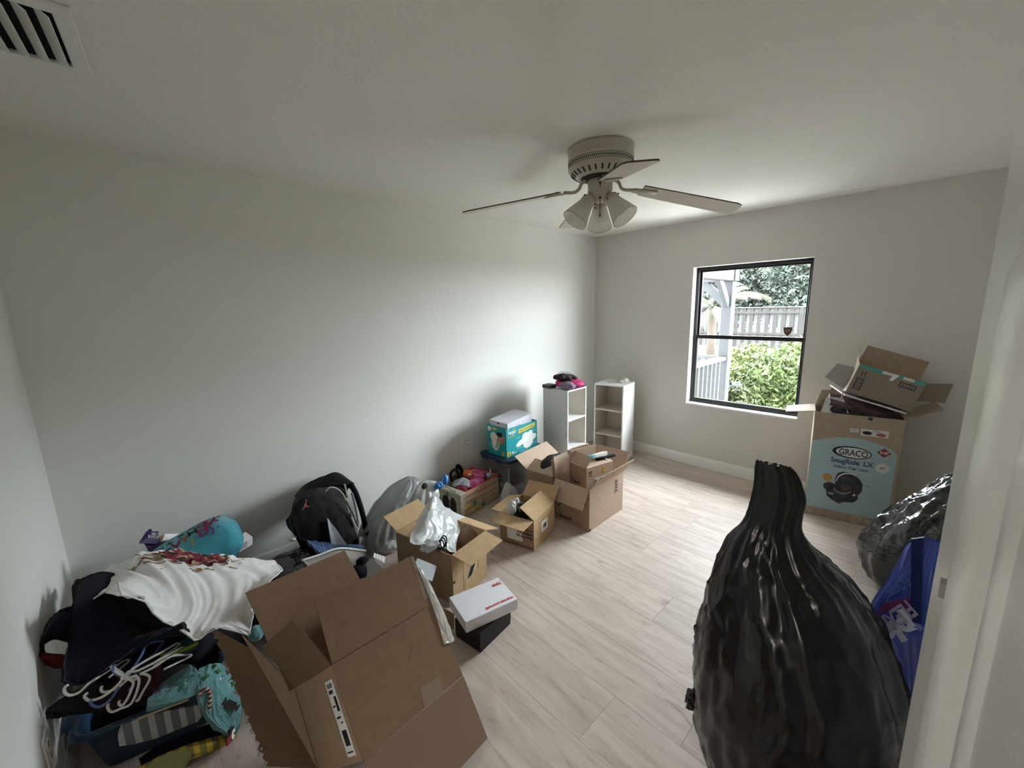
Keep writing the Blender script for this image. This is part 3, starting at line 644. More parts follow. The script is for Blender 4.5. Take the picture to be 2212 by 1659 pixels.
# --- middle carton with plastic bags
mb = carton('cardboard_box', 'open golden cardboard box holding a white plastic bag, behind the white slim box', (1.137,1.726,0), rad(12.1), 0.305, 0.463, 0.308,
   {'y0':(98,0.135), 'y1':(64,0.135), 'x1':(118,0.15), 'x0':(172,0.0)} if False else {'y0':(98,0.135), 'y1':(64,0.135), 'x1':(112,0.15)}, M_kraftg)
pr(mb,'x0',rect(0.0,0.0,0.463,0.306),M_kraftd,'print')  # darker sheet over the whole left side, shade put into colour
pr(mb,'y0',rect(0.0015,0.13,0.018,0.145),M_ink,'stamp')
pr(mb,'y0',rect(0.09,0.04,0.092,0.27),M_kraftd,'crease'); pr(mb,'y0',rect(0.225,0.10,0.227,0.27),M_kraftd,'crease')
pr(mb,'y0',[(0.10,0.07),(0.20,0.13),(0.22,0.19),(0.19,0.20),(0.13,0.13)],mat('torn_paper',(0.62,0.55,0.45),0.9),'torn_patch')
pr(mb,'y0',[(0.12,0.09),(0.16,0.10),(0.195,0.15),(0.20,0.185),(0.165,0.17),(0.135,0.12)],M_greyf,'torn_patch',o=0.0016)
# crumpled white bag sheet standing up in it
wb = thing('plastic_bag', 'white plastic bag bunched up inside the golden box', 'bag', (1.25,1.98,0.01))
P = Patch([[(1.149,2.080,0.386),(1.257,2.080,0.501),(1.364,2.080,0.372),(1.527,2.080,0.229)], [(1.071,2.000,0.389),(1.185,2.000,0.445),(1.321,2.000,0.348),(1.440,2.000,0.255)], [(1.010,1.930,0.391),(1.122,1.930,0.402),(1.237,1.930,0.324),(1.338,1.930,0.275)], [(0.970,1.870,0.401),(1.067,1.870,0.369),(1.172,1.870,0.311),(1.265,1.870,0.251)], [(0.975,1.830,0.399),(1.057,1.830,0.357),(1.145,1.830,0.303),(1.235,1.830,0.226)]], 0.012, 9, 2)
part('sheet', P.geo(54,54,0.0015), M_whitebag, wb, True)
wb2 = solo('crumpled_plastic', lump((1.078,1.840,0.352), (0.055,0.035,0.03), None, 0.35, 22, 3), M_whitebag, 'small crumpled white plastic wad beside the black cord in the golden box', 'wrapper', True)
cd = thing('cable', 'coiled black cord lying on the white bag in the golden box', 'cord', (1.140,1.820,0.324))
c0 = V((1.137,1.815,0.333))
for k in range(3): part('loop', tube([c0+V((0.022*math.cos(a)+0.008*k-0.01, -0.004*k, 0.036*math.sin(a)+0.012*k)) for a in [i*2*PI/16 for i in range(17)]], 0.0038, 8), M_ink, cd, True)
part('tail', tube([c0+V((0.0,0,-0.03)), c0+V((0.02,0.0,-0.045)), c0+V((0.035,0.01,-0.02))], 0.0035, 8, smoothpts=10), M_ink, cd, True)
bs_ = solo('brown_bag', lump((1.407,1.930,0.219), (0.075,0.085,0.085), None, 0.12, 8, 6), mat('brown_suede',(0.30,0.20,0.14),0.85,var=0.12,vs=12,bump=0.2,bs=90), 'tan brown pouch tucked behind the white bag in the golden box', 'pouch', True)

# --- small carton
sb = carton('cardboard_box', 'small open brown box with a white shipping label, front centre of the row', (1.83,1.756,0), rad(14.7), 0.319, 0.277, 0.221,
   {'y0':(-58,0.135), 'x0':(94,0.13), 'x1':(48,0.13), 'y1':(100,0.10,0.03)}, M_kraftg)
pr(sb,'x0',rect(0,0,0.277,0.22),M_kraftd,'print')  # shade painted over the full left face
lab = pr(sb,'x0',rect(0.06,0.045,0.185,0.185),M_paper,'shipping_label',o=0.0016)
pr(sb,'x0',rect(0.095,0.135,0.125,0.143),M_ink,'barcode',lab,o=0.0026)
for i, s in enumerate(('PRACTICAL','EVERYDAY','A CAR')): wr(sb,'x0',s,0.026,0.268,0.098+i*0.028,M_ink,flip=True,bold=0.001,o=0.0016)
for k in range(26): pr(sb,'x0',[(0.02+k*0.0096,0.012),(0.025+k*0.0096,0.012),(0.029+k*0.0096,0.022),(0.024+k*0.0096,0.022)],M_ink,'hazard_mark',o=0.0016)
l2 = pr(sb,'y0',rect(0.11,0.085,0.205,0.165),M_paper,'shipping_label')
pr(sb,'y0',rect(0.135,0.108,0.18,0.14),mat('print_grey',(0.10,0.13,0.13),0.6,var=0.5,vs=200),'barcode',l2,o=0.0016)
solo('crumpled_plastic', J(lump((1.807,1.950,0.260),(0.032,0.03,0.05),None,0.35,20,13), lump((1.877,1.970,0.273),(0.022,0.02,0.032),None,0.3,22,14)), M_whitebag, 'crumpled white plastic sticking out of the small brown box', 'wrapper', True)
solo('black_wrapper', lump((1.892,1.930,0.214),(0.055,0.05,0.06),None,0.3,18,15), M_shinybag, 'crinkled glossy black wrapper inside the small brown box', 'wrapper', True)

# --- large carton
lb = carton('cardboard_box', 'large open tan box with an inner carton, nearest the white shelves', (2.297,1.635,0), rad(1.5), 0.475, 0.322, 0.332,
   {'y0':(38,0.165), 'x0':(148,0.16), 'x1':(38,0.165), 'y1':(8,0.165)}, M_kraftp)
pr(lb,'x0',rect(0,0,0.322,0.331),M_kraftd,'print')  # left face toned darker to stand for shade
pr(lb,'x0',arcband(0.24,0.235,0.05,200,340,0.003,0.012),M_ink,'smile_logo',o=0.0016)
wr(lb,'x0','prime',0.05,0.16,0.05,M_ink,flip=True,bold=0.001,o=0.0016)
pr(lb,'x0',[(0.02,0.10),(0.028,0.10),(0.085,0.17),(0.07,0.165)],M_ink,'slit',o=0.0016)
pr(lb,'y0',rect(0.0,0.0,0.02,0.02),M_ink,'stamp')
bx = pr(lb,'y0',rect(0.352,0.185,0.392,0.292),M_ink,'symbol_panel')
pr(lb,'y0',rect(0.356,0.189,0.388,0.288),M_kraftp,'symbol_ground',bx,o=0.0016)
for k in range(4): pr(lb,'y0',rect(0.363,0.197+k*0.024,0.381,0.212+k*0.024),M_ink,'symbol',bx,o=0.0024)
# inner carton, tipped
ic = carton('shipping_carton', 'brown carton with a curved arrow print standing inside the large tan box', (2.411,1.748,0.008), rad(-11.8), 0.281, 0.202, 0.42,
   {'x0':(-36,0.095), 'y0':(-62,0.09,0.01), 'y1':(-5,0.09)}, M_kraftp)
pr(ic,'x0',rect(0,0,0.202,0.419),M_kraftd,'print')  # shaded side painted darker than the lit ones
pr(ic,'x0',arcband(0.085,0.345,0.072,205,325,0.003,0.012),M_ink,'smile_logo',o=0.0016)
for dx in (0,0.019): pr(ic,'y0',[(0.030+dx,0.363),(0.034+dx,0.363),(0.034+dx,0.383),(0.039+dx,0.383),(0.032+dx,0.396),(0.025+dx,0.383),(0.030+dx,0.383)],M_ink,'arrow_mark')
pr(ic,'y0',rect(0.020,0.352,0.060,0.356),M_ink,'print')
M_yel = mat('yellow_print',(0.75,0.52,0.04),0.6)
ys = pr(ic,'y0',oval(0.180,0.378,0.013,0.032),M_yel,'yellow_sticker'); pr(ic,'y0',[(0.175,0.355),(0.186,0.355),(0.180,0.365)],M_ink,'print',ys,o=0.0016); pr(ic,'y0',rect(0.175,0.384,0.186,0.392),M_ink,'print',ys,o=0.0016)
sl = pr(ic,'y0',rect(0.085,0.285,0.235,0.327),M_paper,'shipping_label'); pr(ic,'y0',rect(0.091,0.292,0.10,0.312),M_ink,'barcode',sl,o=0.0016); pr(ic,'y0',rect(0.145,0.302,0.162,0.317),M_ink,'barcode',sl,o=0.0016); pr(ic,'y0',rect(0.187,0.306,0.203,0.319),M_ink,'barcode',sl,o=0.0016)
for k in range(3): pr(ic,'x0',rect(0.07,0.39+0,0.075,0.395),M_ink,'print') if False else None
solo('cardboard_sheet', slab((2.507,2.000,0.367), (2.506,1.980,0.397), (2.730,1.900,0.388), (2.757,1.930,0.476), 0.004) if False else J(slab((2.525,1.990,0.300), (2.834,1.962,0.300), (2.721,1.900,0.495), (2.470,1.980,0.511), 0.004)), M_kraftp, 'pale cardboard sheet standing behind the inner carton in the large box', 'cardboard')
solo('cardboard_sheet', J(slab((2.577,2.016,0.310), (2.712,1.992,0.310), (2.697,1.930,0.520), (2.518,1.990,0.507), 0.004)), M_kraftp, 'pointed cardboard scrap rising behind the pale sheet in the large box', 'cardboard')
wtb = thing('product_box', 'slim white and cyan box lying across the inner carton', 'box', (2.657,1.800,0.454))
Mx = frame((2.511,1.800,0.473), V((2.709,1.760,0.474))-V((2.511,1.800,0.473)), (0.1,0.3,1))
part('body', T(bb((0.03,0,0),(0.16,0.024,0.05),0.002), Mx), M_paper, wtb)
part('end_cap', T(bb((0,-0.001,-0.001),(0.03,0.025,0.051),0.002), Mx), mat('cyan_print',(0.22,0.60,0.72),0.5), wtb)
blk = thing('black_case', 'flat black zip case behind the slim white box', 'case', (2.728,1.780,0.399))
Mx = frame((2.558,1.780,0.440), V((2.790,1.720,0.446))-V((2.558,1.780,0.440)), (0.0,0.2,1))
part('body', T(bb((0,0,0),(0.20,0.022,0.03),0.006,2), Mx), M_blackf, blk, True)
part('zipper_pull', T(tube([(0.09,0.012,0.032),(0.10,0.0,0.036),(0.10,-0.02,0.034),(0.09,-0.022,0.034)],0.002,6), Mx), mat('steel',(0.5,0.5,0.5),0.3,metal=1), blk)

# --- carton at the back of the row, behind the large one
kb = carton('cardboard_box', 'open pale box with a charcoal garment, between the plastic bin and the large tan box', (2.29,1.985,0), rad(8), 0.50, 0.262, 0.333,
   {'y1':(56,0.15), 'x0':(-55,0.12,0.02), 'y0':(-8,0.13,0.005)}, M_kraftp)
pr(kb,'x0',rect(0,0,0.262,0.332),M_kraftd,'print')  # dark overlay paints the shade on this side
solo('garment', lump((2.46,2.12,0.345),(0.15,0.10,0.085),Euler((0,0,0.15)).to_matrix(),0.10,7,31), M_greyf, 'charcoal grey garment heaped in the pale box behind', 'clothing', True)

# --- the two white cube shelves
M_lam = mat('white_laminate', (0.76,0.77,0.76), 0.35, var=0.02, spec=0.4)
M_lamin = mat('cream_particleboard', (0.56,0.51,0.43), 0.6, var=0.04, vs=40)
def shelf(label, loc, yaw, w, d, h, openside):
    """three-cube shelf; x runs w, y runs d; open face at side"""
    t = thing('cube_shelf', label, 'shelf', loc, yaw); th = 0.014
    if openside == 'x0':
        part('side_panel', bb((0,0,0),(w,th,h),0.001), M_lam, t, local=True); part('side_panel', bb((0,d-th,0),(w,d,h),0.001), M_lam, t, local=True)
        part('back_panel', bb((w-0.006,th,0.02),(w-0.002,d-th,h-th)), M_lamin, t, local=True)
        zs = [0.02,(h-0.02-th)/3+0.02,2*(h-0.02-th)/3+0.02]
        for z in zs: part('shelf_board', bb((0.002,th,z),(w-0.006,d-th,z+th),0.001), M_lamin if z > 0.1 else M_lam, t, local=True)
        part('top_panel', bb((0,th,h-th),(w,d-th,h),0.001), M_lam, t, local=True)
        part('lining', bb((0.004,th,0.04),(w-0.008,th+0.001,h-th)), M_lamin, t, local=True); part('lining', bb((0.004,d-th-0.001,0.04),(w-0.008,d-th,h-th)), M_lamin, t, local=True)
    else:
        part('side_panel', bb((0,0,0),(th,d,h),0.001), M_lam, t, local=True); part('side_panel', bb((w-th,0,0),(w,d,h),0.001), M_lam, t, local=True)
        part('back_panel', bb((th,d-0.006,0.02),(w-th,d-0.002,h-th)), M_lamin, t, local=True)
        for z in [0.02,(h-0.02-th)/3+0.02,2*(h-0.02-th)/3+0.02]: part('shelf_board', bb((th,0.002,z),(w-th,d-0.006,z+th),0.001), M_lam, t, local=True)
        part('top_panel', bb((th,0,h-th),(w-th,d,h),0.001), M_lam, t, local=True)
        part('lining', bb((w-th-0.001,0.004,0.04),(w-th,d-0.008,h-th)), M_lamin, t, local=True)
        for y, z in ((0.22,0.62),(0.275,0.54),(0.02,0.58),(0.015,0.47),(0.2,0.33)): part('cam_hole', disc(0.005,0,12,frame((-0.0006,y,z),(0,-1,0),(0,0,1))), M_greyf, t, local=True)
    return t
shelf('white three-cube shelf with a pink bag on top, open towards the window side', (2.88,2.31,0), rad(2.2), 0.306, 0.294, 0.891, 'y0')
shelf('white three-cube shelf in the corner facing the room, nearest the window', (3.617,2.172,0), rad(9.2), 0.308, 0.326, 0.845, 'x0')
pk = thing('pink_bag', 'folded pink patterned bag with black ruffles lying on the left white shelf', 'bag', (3.02,2.45,0.892))
M_pink = mat('hot_pink_fabric',(0.42,0.02,0.12),0.7,var=0.35,vs=18); M_lil = mat('lilac_fabric',(0.30,0.24,0.33),0.7,var=0.2)
part('body', lump((3.02,2.40,0.935),(0.13,0.13,0.043),Euler((0,0,0.3)).to_matrix(),0.15,12,41), M_pink, pk, True)
part('ruffle', lump((3.02,2.45,0.985),(0.12,0.10,0.032),Euler((0,0.1,0.3)).to_matrix(),0.42,22,42), mat('black_brown_ruffle',(0.035,0.022,0.022),0.8,var=0.6,vs=40), pk, True)
part('lining', lump((2.93,2.36,0.93),(0.05,0.09,0.035),None,0.2,14,43), M_lil, pk, True)
part('handle', bb((2.85,2.5,0.893),(2.95,2.6,0.925),0.006,2), mat('slate_plastic',(0.08,0.08,0.10),0.5), pk, True)
part('strap', slab((2.96,2.30,0.90),(3.16,2.31,0.90),(3.17,2.36,0.905),(2.97,2.35,0.905),0.006), M_navy, pk)
part('wire', tube([(2.97,2.52,1.01),(3.02,2.5,1.035),(3.1,2.45,1.02)],0.002,5,smoothpts=10), M_greyf, pk)
solo('paper_sheet', slab((3.66,2.36,0.846),(3.78,2.30,0.846),(3.84,2.42,0.849),(3.72,2.47,0.846),0.0015), mat('grey_paper',(0.62,0.63,0.64),0.7), 'loose sheet of paper on top of the corner shelf', 'paper')
solo('crumpled_cloth', J(lump((3.83,2.30,0.865),(0.05,0.045,0.024),None,0.4,22,51), lump((3.78,2.31,0.857),(0.04,0.035,0.014),None,0.35,24,52)), mat('dirty_white_cloth',(0.55,0.54,0.49),0.9,var=0.4,vs=30), 'small crumpled grey-white cloth on top of the corner shelf', 'cloth', True)

# --- plastic bin with dark blue lid, diaper carton and shoe box on it
M_clear = mat('clear_bin_plastic', (0.45,0.47,0.50), 0.25, spec=0.5, alpha=0.42); M_lid = mat('navy_lid_plastic', (0.010,0.028,0.075), 0.4, spec=0.4)
def rrect(x0, x1, y0, y1, r, n=6):
    out = []
    for cx, cy, a0 in ((x1-r,y1-r,0),(x0+r,y1-r,90),(x0+r,y0+r,180),(x1-r,y0+r,270)):
        for i in range(n+1): a = rad(a0+90*i/n); out.append((cx+r*math.cos(a), cy+r*math.sin(a)))
    return out
def stackloft(levels, capb=True, capt=True):
    v = []; f = []; n = len(levels[0][0])
    for pts, z in levels: v += [V((x,y,z)) for x,y in pts]
    for i in range(len(levels)-1):
        for j in range(n): f.append((i*n+j, i*n+(j+1)%n, (i+1)*n+(j+1)%n, (i+1)*n+j))
    if capb: f.append(tuple(range(n-1,-1,-1)))
    if capt: f.append(tuple((len(levels)-1)*n+j for j in range(n)))
    return v, f
bn = thing('storage_bin', 'clear plastic storage bin with a dark blue lid against the long wall', 'bin', (2.22,2.42,0), rad(1))
BW, BD, BH = 0.56, 0.40, 0.335
part('tub', stackloft([(rrect(0.045,BW-0.045,0.045,BD-0.045,0.05),0.0),(rrect(0.035,BW-0.035,0.035,BD-0.035,0.05),0.12),(rrect(0.02,BW-0.02,0.02,BD-0.02,0.045),BH-0.03),(rrect(0.008,BW-0.008,0.008,BD-0.008,0.045),BH-0.028),(rrect(0.008,BW-0.008,0.008,BD-0.008,0.045),BH)],True,False), M_clear, bn, True, local=True)
part('lid', stackloft([(rrect(0,BW,0,BD,0.05),BH-0.004),(rrect(-0.004,BW+0.004,-0.004,BD+0.004,0.052),BH+0.006),(rrect(-0.002,BW+0.002,-0.002,BD+0.002,0.05),BH+0.018),(rrect(0.015,BW-0.015,0.015,BD-0.015,0.045),BH+0.022),(rrect(0.03,BW-0.03,0.03,BD-0.03,0.04),BH+0.020)]), M_lid, bn, True, local=True)
for y in (0.12,0.3): part('lid_latch', bb((-0.012,y-0.04,BH-0.02),(0.0,y+0.04,BH+0.03),0.004), M_lid, bn, local=True)
part('ridge', bb((0.02,-0.002+0.02,0.05),(0.026,0.03,BH-0.04)), M_clear, bn, local=True)
solo('folded_clothes', lump((2.48,2.62,0.155),(0.20,0.125,0.125),None,0.12,8,61), mat('dim_mixed_clothes',(0.10,0.10,0.11),0.9,var=0.6,vs=10), 'dark folded clothes inside the blue-lidded plastic bin', 'clothing', True)
M_dteal = mat('teal_carton_print', (0.02,0.33,0.36), 0.45, var=0.04)
pz = BH+0.022
db = carton('diaper_box', 'teal diaper box with a yellow banner on the blue-lidded bin', (2.273,2.497,pz), rad(1.0), 0.397, 0.250, 0.266, {}, M_dteal)
M_cream = mat('cream_print',(0.78,0.76,0.62),0.6); M_lw = mat('white_print',(0.85,0.86,0.84),0.6); M_skin = mat('baby_photo_print',(0.45,0.22,0.17),0.6,var=0.3,vs=20); M_hair = mat('dark_hair_print',(0.02,0.015,0.012),0.7); M_sky = mat('pale_aqua_print',(0.25,0.60,0.62),0.6)
wr(db,'y0','Pampers',0.052,0.022,0.205,M_lw,bold=0.001,width=0.095,rot=4); pr(db,'y0',[(0.022,0.178),(0.10,0.186),(0.10,0.199),(0.022,0.19)],M_yel,'banner'); wr(db,'y0','SWADDLERS',0.012,0.026,0.182,M_dteal,width=0.068,rot=5)
pr(db,'y0',arcband(0.09,0.235,0.016,20,160,0.003,0.006),M_yel,'heart_logo')
yb_ = pr(db,'y0',[(0.145,0.193),(0.15,0.206),(0.145,0.228),(0.36,0.252),(0.37,0.236),(0.36,0.215)],M_yel,'banner'); wr(db,'y0','Up to 12 hours of dryness',0.018,0.165,0.209,M_dteal,width=0.185,rot=5,o=0.002)
pr(db,'y0',[(0.20,0.165),(0.215,0.178),(0.25,0.186),(0.27,0.178),(0.30,0.19),(0.33,0.186),(0.335,0.15),(0.365,0.15),(0.385,0.13),(0.375,0.105),(0.34,0.095),(0.33,0.06),(0.295,0.035),(0.25,0.03),(0.215,0.05),(0.205,0.085),(0.15,0.07),(0.12,0.075),(0.12,0.095),(0.15,0.12),(0.195,0.135)],M_lw,'diaper_picture')
pr(db,'y0',[(0.23,0.17),(0.25,0.162),(0.275,0.172),(0.30,0.186),(0.27,0.178),(0.25,0.184)],M_cream,'diaper_picture',o=0.0016)
for x, y, w_ in ((0.12,0.155,0.05),(0.13,0.055,0.06),(0.345,0.175,0.035),(0.35,0.06,0.04),(0.15,0.022,0.17),(0.16,0.012,0.12)): pr(db,'y0',rect(x,y,x+w_,y+0.005),M_sky,'fine_print')
sz = pr(db,'y0',oval(0.027,0.032,0.023,0.023),M_yel,'size_badge'); wr(db,'y0','1',0.04,0.019,0.019,M_ink,o=0.002,bold=0.001); wr(db,'y0','96',0.034,0.058,0.022,M_lw,bold=0.001); wr(db,'y0','ct',0.03,0.1,0.022,M_lw)
pr(db,'x0',oval(0.11,0.115,0.05,0.075),M_cream,'heart_logo'); pr(db,'x0',oval(0.085,0.165,0.042,0.045),M_cream,'heart_logo',o=0.0012)
wr(db,'x0','Pampers',0.04,0.135,0.07,M_dteal,rot=82,bold=0.0008,width=0.09,o=0.002); wr(db,'x0','Swaddlers',0.02,0.155,0.085,M_yel,rot=82,width=0.06,o=0.002)
pr(db,'x0',oval(0.185,0.165,0.045,0.05),M_skin,'baby_picture',o=0.0016); pr(db,'x0',oval(0.165,0.20,0.04,0.022),M_hair,'baby_picture',o=0.002)
pr(db,'x0',rect(0.06,0.232,0.125,0.252),M_yel,'banner'); pr(db,'x0',oval(0.03,0.235,0.022,0.022),M_lw,'badge'); pr(db,'x0',oval(0.205,0.03,0.018,0.022),M_yel,'size_badge'); wr(db,'x0','1',0.03,0.198,0.02,M_ink,o=0.002)
for k in range(3): pr(db,'x0',rect(0.02,0.06+k*0.012,0.055,0.064+k*0.012),M_sky,'fine_print')
sx = thing('shoe_box', 'grey and white lidded shoe box tilted inside the teal diaper box', 'box', (2.46,2.62,pz+0.1), R=(Matrix.Rotation(rad(4),4,'Z') @ Matrix.Rotation(rad(-5),4,'Y') @ Matrix.Rotation(rad(2),4,'X')).to_3x3())
M_sg = mat('pale_lilac_card',(0.62,0.62,0.70),0.5,var=0.03)
part('body', bb((-0.165,-0.105,0.0),(0.165,0.105,0.215),0.002), M_sg, sx, local=True)
part('lid', bb((-0.17,-0.11,0.185),(0.17,0.11,0.232),0.003), M_sg, sx, local=True)
part('hole', flat(oval(0,0.0,0.016,0.012,16)[8:]+[(0.016,0.0)], (-0.1705,0.0,0.222),(0,-1,0),(0,0,1)), M_ink, sx, local=True)
part('sticker', flat(rect(0,0,0.05,0.05),(-0.14,-0.1056,0.12),(1,0,0),(0,0,1)), mat('lilac_sticker',(0.45,0.45,0.55),0.5), sx, local=True)
part('sticker', flat(rect(0,0,0.035,0.045),(-0.03,-0.1056,0.135),(1,0,0),(0,0,1)), mat('pink_sticker',(0.55,0.38,0.42),0.5), sx, local=True)
part('tape', flat([(0,0),(0.01,0),(0.03,0.04),(0.02,0.04)],(-0.01,-0.1106,0.187),(1,0,0),(0,0,1)), M_lw, sx, local=True)

# --- wooden crate of toys
cr = thing('wooden_crate', 'slatted wooden toy crate with smiley stickers and a red rim', 'crate', (1.757,2.469,0), rad(8.5))
cr['dims'] = (0.45,0.326,0.20)
M_wood = mat('pale_pine', (0.50,0.38,0.25), 0.75, var=0.15, vs=6, stretch=(1,8,8), bump=0.1, bs=30); M_cw = mat('cream_painted_wood', (0.42,0.40,0.31), 0.7, var=0.12, vs=20); M_redp = mat('red_paint',(0.55,0.06,0.06),0.6,var=0.15); M_dk = mat('dark_gap_wood',(0.03,0.025,0.02),0.9)
hs = [(0.008,0.052),(0.062,0.103),(0.112,0.154),(0.163,0.21)]
for z0, z1 in hs:
    part('slat', bb((0.0,0.0,z0),(0.45,0.010,z1),0.0012), M_wood, cr, local=True)
    part('slat', bb((0.0,0.316,z0),(0.45,0.326,z1),0.0012), M_wood, cr, local=True)
part('end_panel', bb((0.436,0.010,0.004),(0.45,0.316,0.215),0.001), M_wood, cr, local=True)
part('rim', bb((0.436,0.0,0.2155),(0.451,0.326,0.222),0.001), M_redp, cr, local=True)
part('rim', bb((0.0,-0.0005,0.2105),(0.435,0.0105,0.214),0.001), M_redp, cr, local=True); part('rim', bb((0.0,0.3155,0.2105),(0.435,0.3265,0.214),0.001), M_redp, cr, local=True)
part('bottom_board', bb((0.012,0.010,0.004),(0.436,0.316,0.012)), M_wood, cr, local=True)
ep = part('end_panel', bb((-0.012,0.0,0.0),(0.0,0.326,0.205),0.001), M_cw, cr, local=True)
part('post', bb((-0.024,-0.004,0.0),(0.012,-0.0005,0.215),0.001), M_cw, cr, local=True)
for y in (0.0,0.29): part('post', bb((-0.026,y,0.0),(-0.012,y+0.036,0.21),0.002), M_cw, cr, local=True)
part('cornice', stackloft([(rrect(-0.035,0.03,-0.012,0.336,0.004,2),0.2055),(rrect(-0.04,0.034,-0.016,0.34,0.004,2),0.213),(rrect(-0.03,0.028,-0.008,0.332,0.004,2),0.222)]), M_cw, cr, local=True)
def scroll(y0, sg): return tube([(-0.03,y0,0.226),(-0.03,y0+sg*0.05,0.236),(-0.03,y0+sg*0.09,0.252),(-0.03,y0+sg*0.115,0.25),(-0.03,y0+sg*0.118,0.238)],0.006,8,smoothpts=16)
part('scroll', scroll(0.04,1), M_cw, cr, True, local=True); part('scroll', scroll(0.29,-1), M_cw, cr, True, local=True)
part('finial', tube([(-0.03,0.05,0.222),(-0.03,0.05,0.244)],[0.004,0.002],8), M_dk, cr, local=True)
part('niche', flat([(0.05,0.02),(0.13,0.02),(0.13,0.12),(0.115,0.15),(0.09,0.162),(0.065,0.15),(0.05,0.12)],(-0.0125,0.27,0.0),(0,-1,0),(0,0,1)), M_dk, cr, local=True)
part('niche', flat([(0.15,0.02),(0.22,0.02),(0.22,0.12),(0.205,0.15),(0.185,0.162),(0.165,0.15),(0.15,0.12)],(-0.0125,0.28,0.0),(0,-1,0),(0,0,1)), M_dk, cr, local=True)
part('divider', bb((-0.016,0.152,0.02),(-0.0125,0.158,0.19)), M_dk, cr, local=True)
M_gr = mat('green_sticker',(0.03,0.22,0.09),0.5); M_rs = mat('pale_red_ink',(0.55,0.16,0.13),0.7)
for (x,y,m_,r_) in ((0.06,0.082,M_yel,0.021),(0.14,0.083,M_gr,0.021),(0.245,0.030,M_gr,0.021),(0.152,0.030,M_yel,0.017),(0.245,0.082,M_rs,0.015)):
    s_ = part('sticker', flat(oval(x,y,r_,r_*0.98,18),(0,-0.0006,0),(1,0,0),(0,0,1),0.0005), m_, cr, local=True)
    if m_ is M_yel:
        part('smile', J(flat(arcband(x,y,r_*0.55,200,340,0.002,0.003,8),(0,-0.0014,0),(1,0,0),(0,0,1),0.0004), flat(oval(x-r_*.3,y+r_*.3,0.002,0.004,8),(0,-0.0014,0),(1,0,0),(0,0,1),0.0004), flat(oval(x+r_*.3,y+r_*.3,0.002,0.004,8),(0,-0.0014,0),(1,0,0),(0,0,1),0.0004)), M_ink, s_, local=True)
    if m_ is M_rs: part('ring', flat(oval(x,y,r_*0.5,r_*0.5,14),(0,-0.0012,0),(1,0,0),(0,0,1),0.0004), M_wood, s_, local=True)
for x, y in ((0.03,0.028),(0.10,0.083),(0.2,0.028),(0.2,0.084),(0.29,0.08)): part('sticker', flat(oval(x,y,0.005,0.006,10),(0,-0.0006,0),(1,0,0),(0,0,1),0.0005), M_yel, cr, local=True)
part('lettering', text('Sweet Little', 0.035, (0.03,-0.0006,0.168), (1,0,0), (0,0,1), 0, 0.3, 0.30), M_rs, cr, local=True)
part('lettering', text('Heart', 0.036, (0.03,-0.0006,0.118), (1,0,0), (0,0,1), 0, 0.3, 0.12), M_rs, cr, local=True)
CM = MW['wooden_crate']
def cl(x,y,z): return CM @ V((x,y,z))
solo('toy_cloth', J(lump(cl(0.34,0.18,0.20),(0.08,0.09,0.045),None,0.3,14,71), lump(cl(0.22,0.07,0.205),(0.09,0.045,0.03),None,0.3,16,72)), mat('hot_pink_satin',(0.55,0.10,0.24),0.45,var=0.4,vs=25), 'hot pink satin doll clothes filling the toy crate', 'clothing', True)
solo('toy_cloth', lump(cl(0.13,0.13,0.215),(0.075,0.07,0.035),None,0.3,16,73), mat('silver_satin',(0.33,0.36,0.38),0.3,var=0.35,vs=18,spec=0.6), 'silvery grey satin cloth in the toy crate beside the pink', 'clothing', True)
solo('toy_cloth', lump(cl(0.07,0.08,0.205),(0.045,0.05,0.03),None,0.25,16,74), mat('crimson_cloth',(0.20,0.01,0.03),0.7,var=0.3), 'dark crimson cloth at the near end of the toy crate', 'clothing', True)
ot = thing('orange_toy', 'round orange plush toy with a big eye among the pink clothes', 'toy', cl(0.26,0.19,0.22))
part('body', lump(cl(0.26,0.19,0.245),(0.04,0.04,0.035),None,0.1,14,75), mat('orange_plush',(0.60,0.13,0.03),0.9,var=0.2,vs=20), ot, True)
part('eye', lump(cl(0.247,0.155,0.247),(0.014,0.012,0.015),None,0.0,5,76,2), M_cream, ot, True); part('pupil', lump(cl(0.243,0.146,0.247),(0.008,0.006,0.009),None,0.0,5,77,2), M_ink, ot, True)
so = thing('black_sandal', 'black and tan strappy shoe poking out at the back of the toy crate', 'shoe', cl(0.2,0.26,0.2))
part('strap', tube([cl(0.15,0.27,0.2),cl(0.14,0.27,0.275),cl(0.2,0.26,0.29),cl(0.21,0.24,0.21)],0.012,8,smoothpts=16), M_blackf, so, True); part('strap', tube([cl(0.22,0.29,0.2),cl(0.24,0.29,0.30),cl(0.27,0.28,0.27),cl(0.27,0.26,0.2)],0.016,8,smoothpts=16), M_blackf, so, True)
part('sole', lump(cl(0.215,0.275,0.245),(0.026,0.012,0.03),None,0.1,8,78,3), M_tan, so, True)
gt_ = thing('small_toy', 'small grey-blue plastic toy figure at the far rim of the toy crate', 'toy', cl(0.38,0.06,0.205))
part('body', lump(cl(0.385,0.05,0.225),(0.026,0.022,0.02),None,0.2,20,79,3), mat('grey_blue_plastic',(0.35,0.45,0.50),0.5), gt_, True); part('horn', tube([cl(0.41,0.06,0.235),cl(0.415,0.06,0.275)],[0.005,0.003],8), M_cream, gt_)
solo('shoelace', tube([cl(0.40,0.03,0.225),cl(0.415,-0.004,0.218),cl(0.43,-0.006,0.205),cl(0.455,-0.004,0.20)],0.003,6,smoothpts=14), M_ink, 'thin black lace hanging over the crate corner', 'cord')

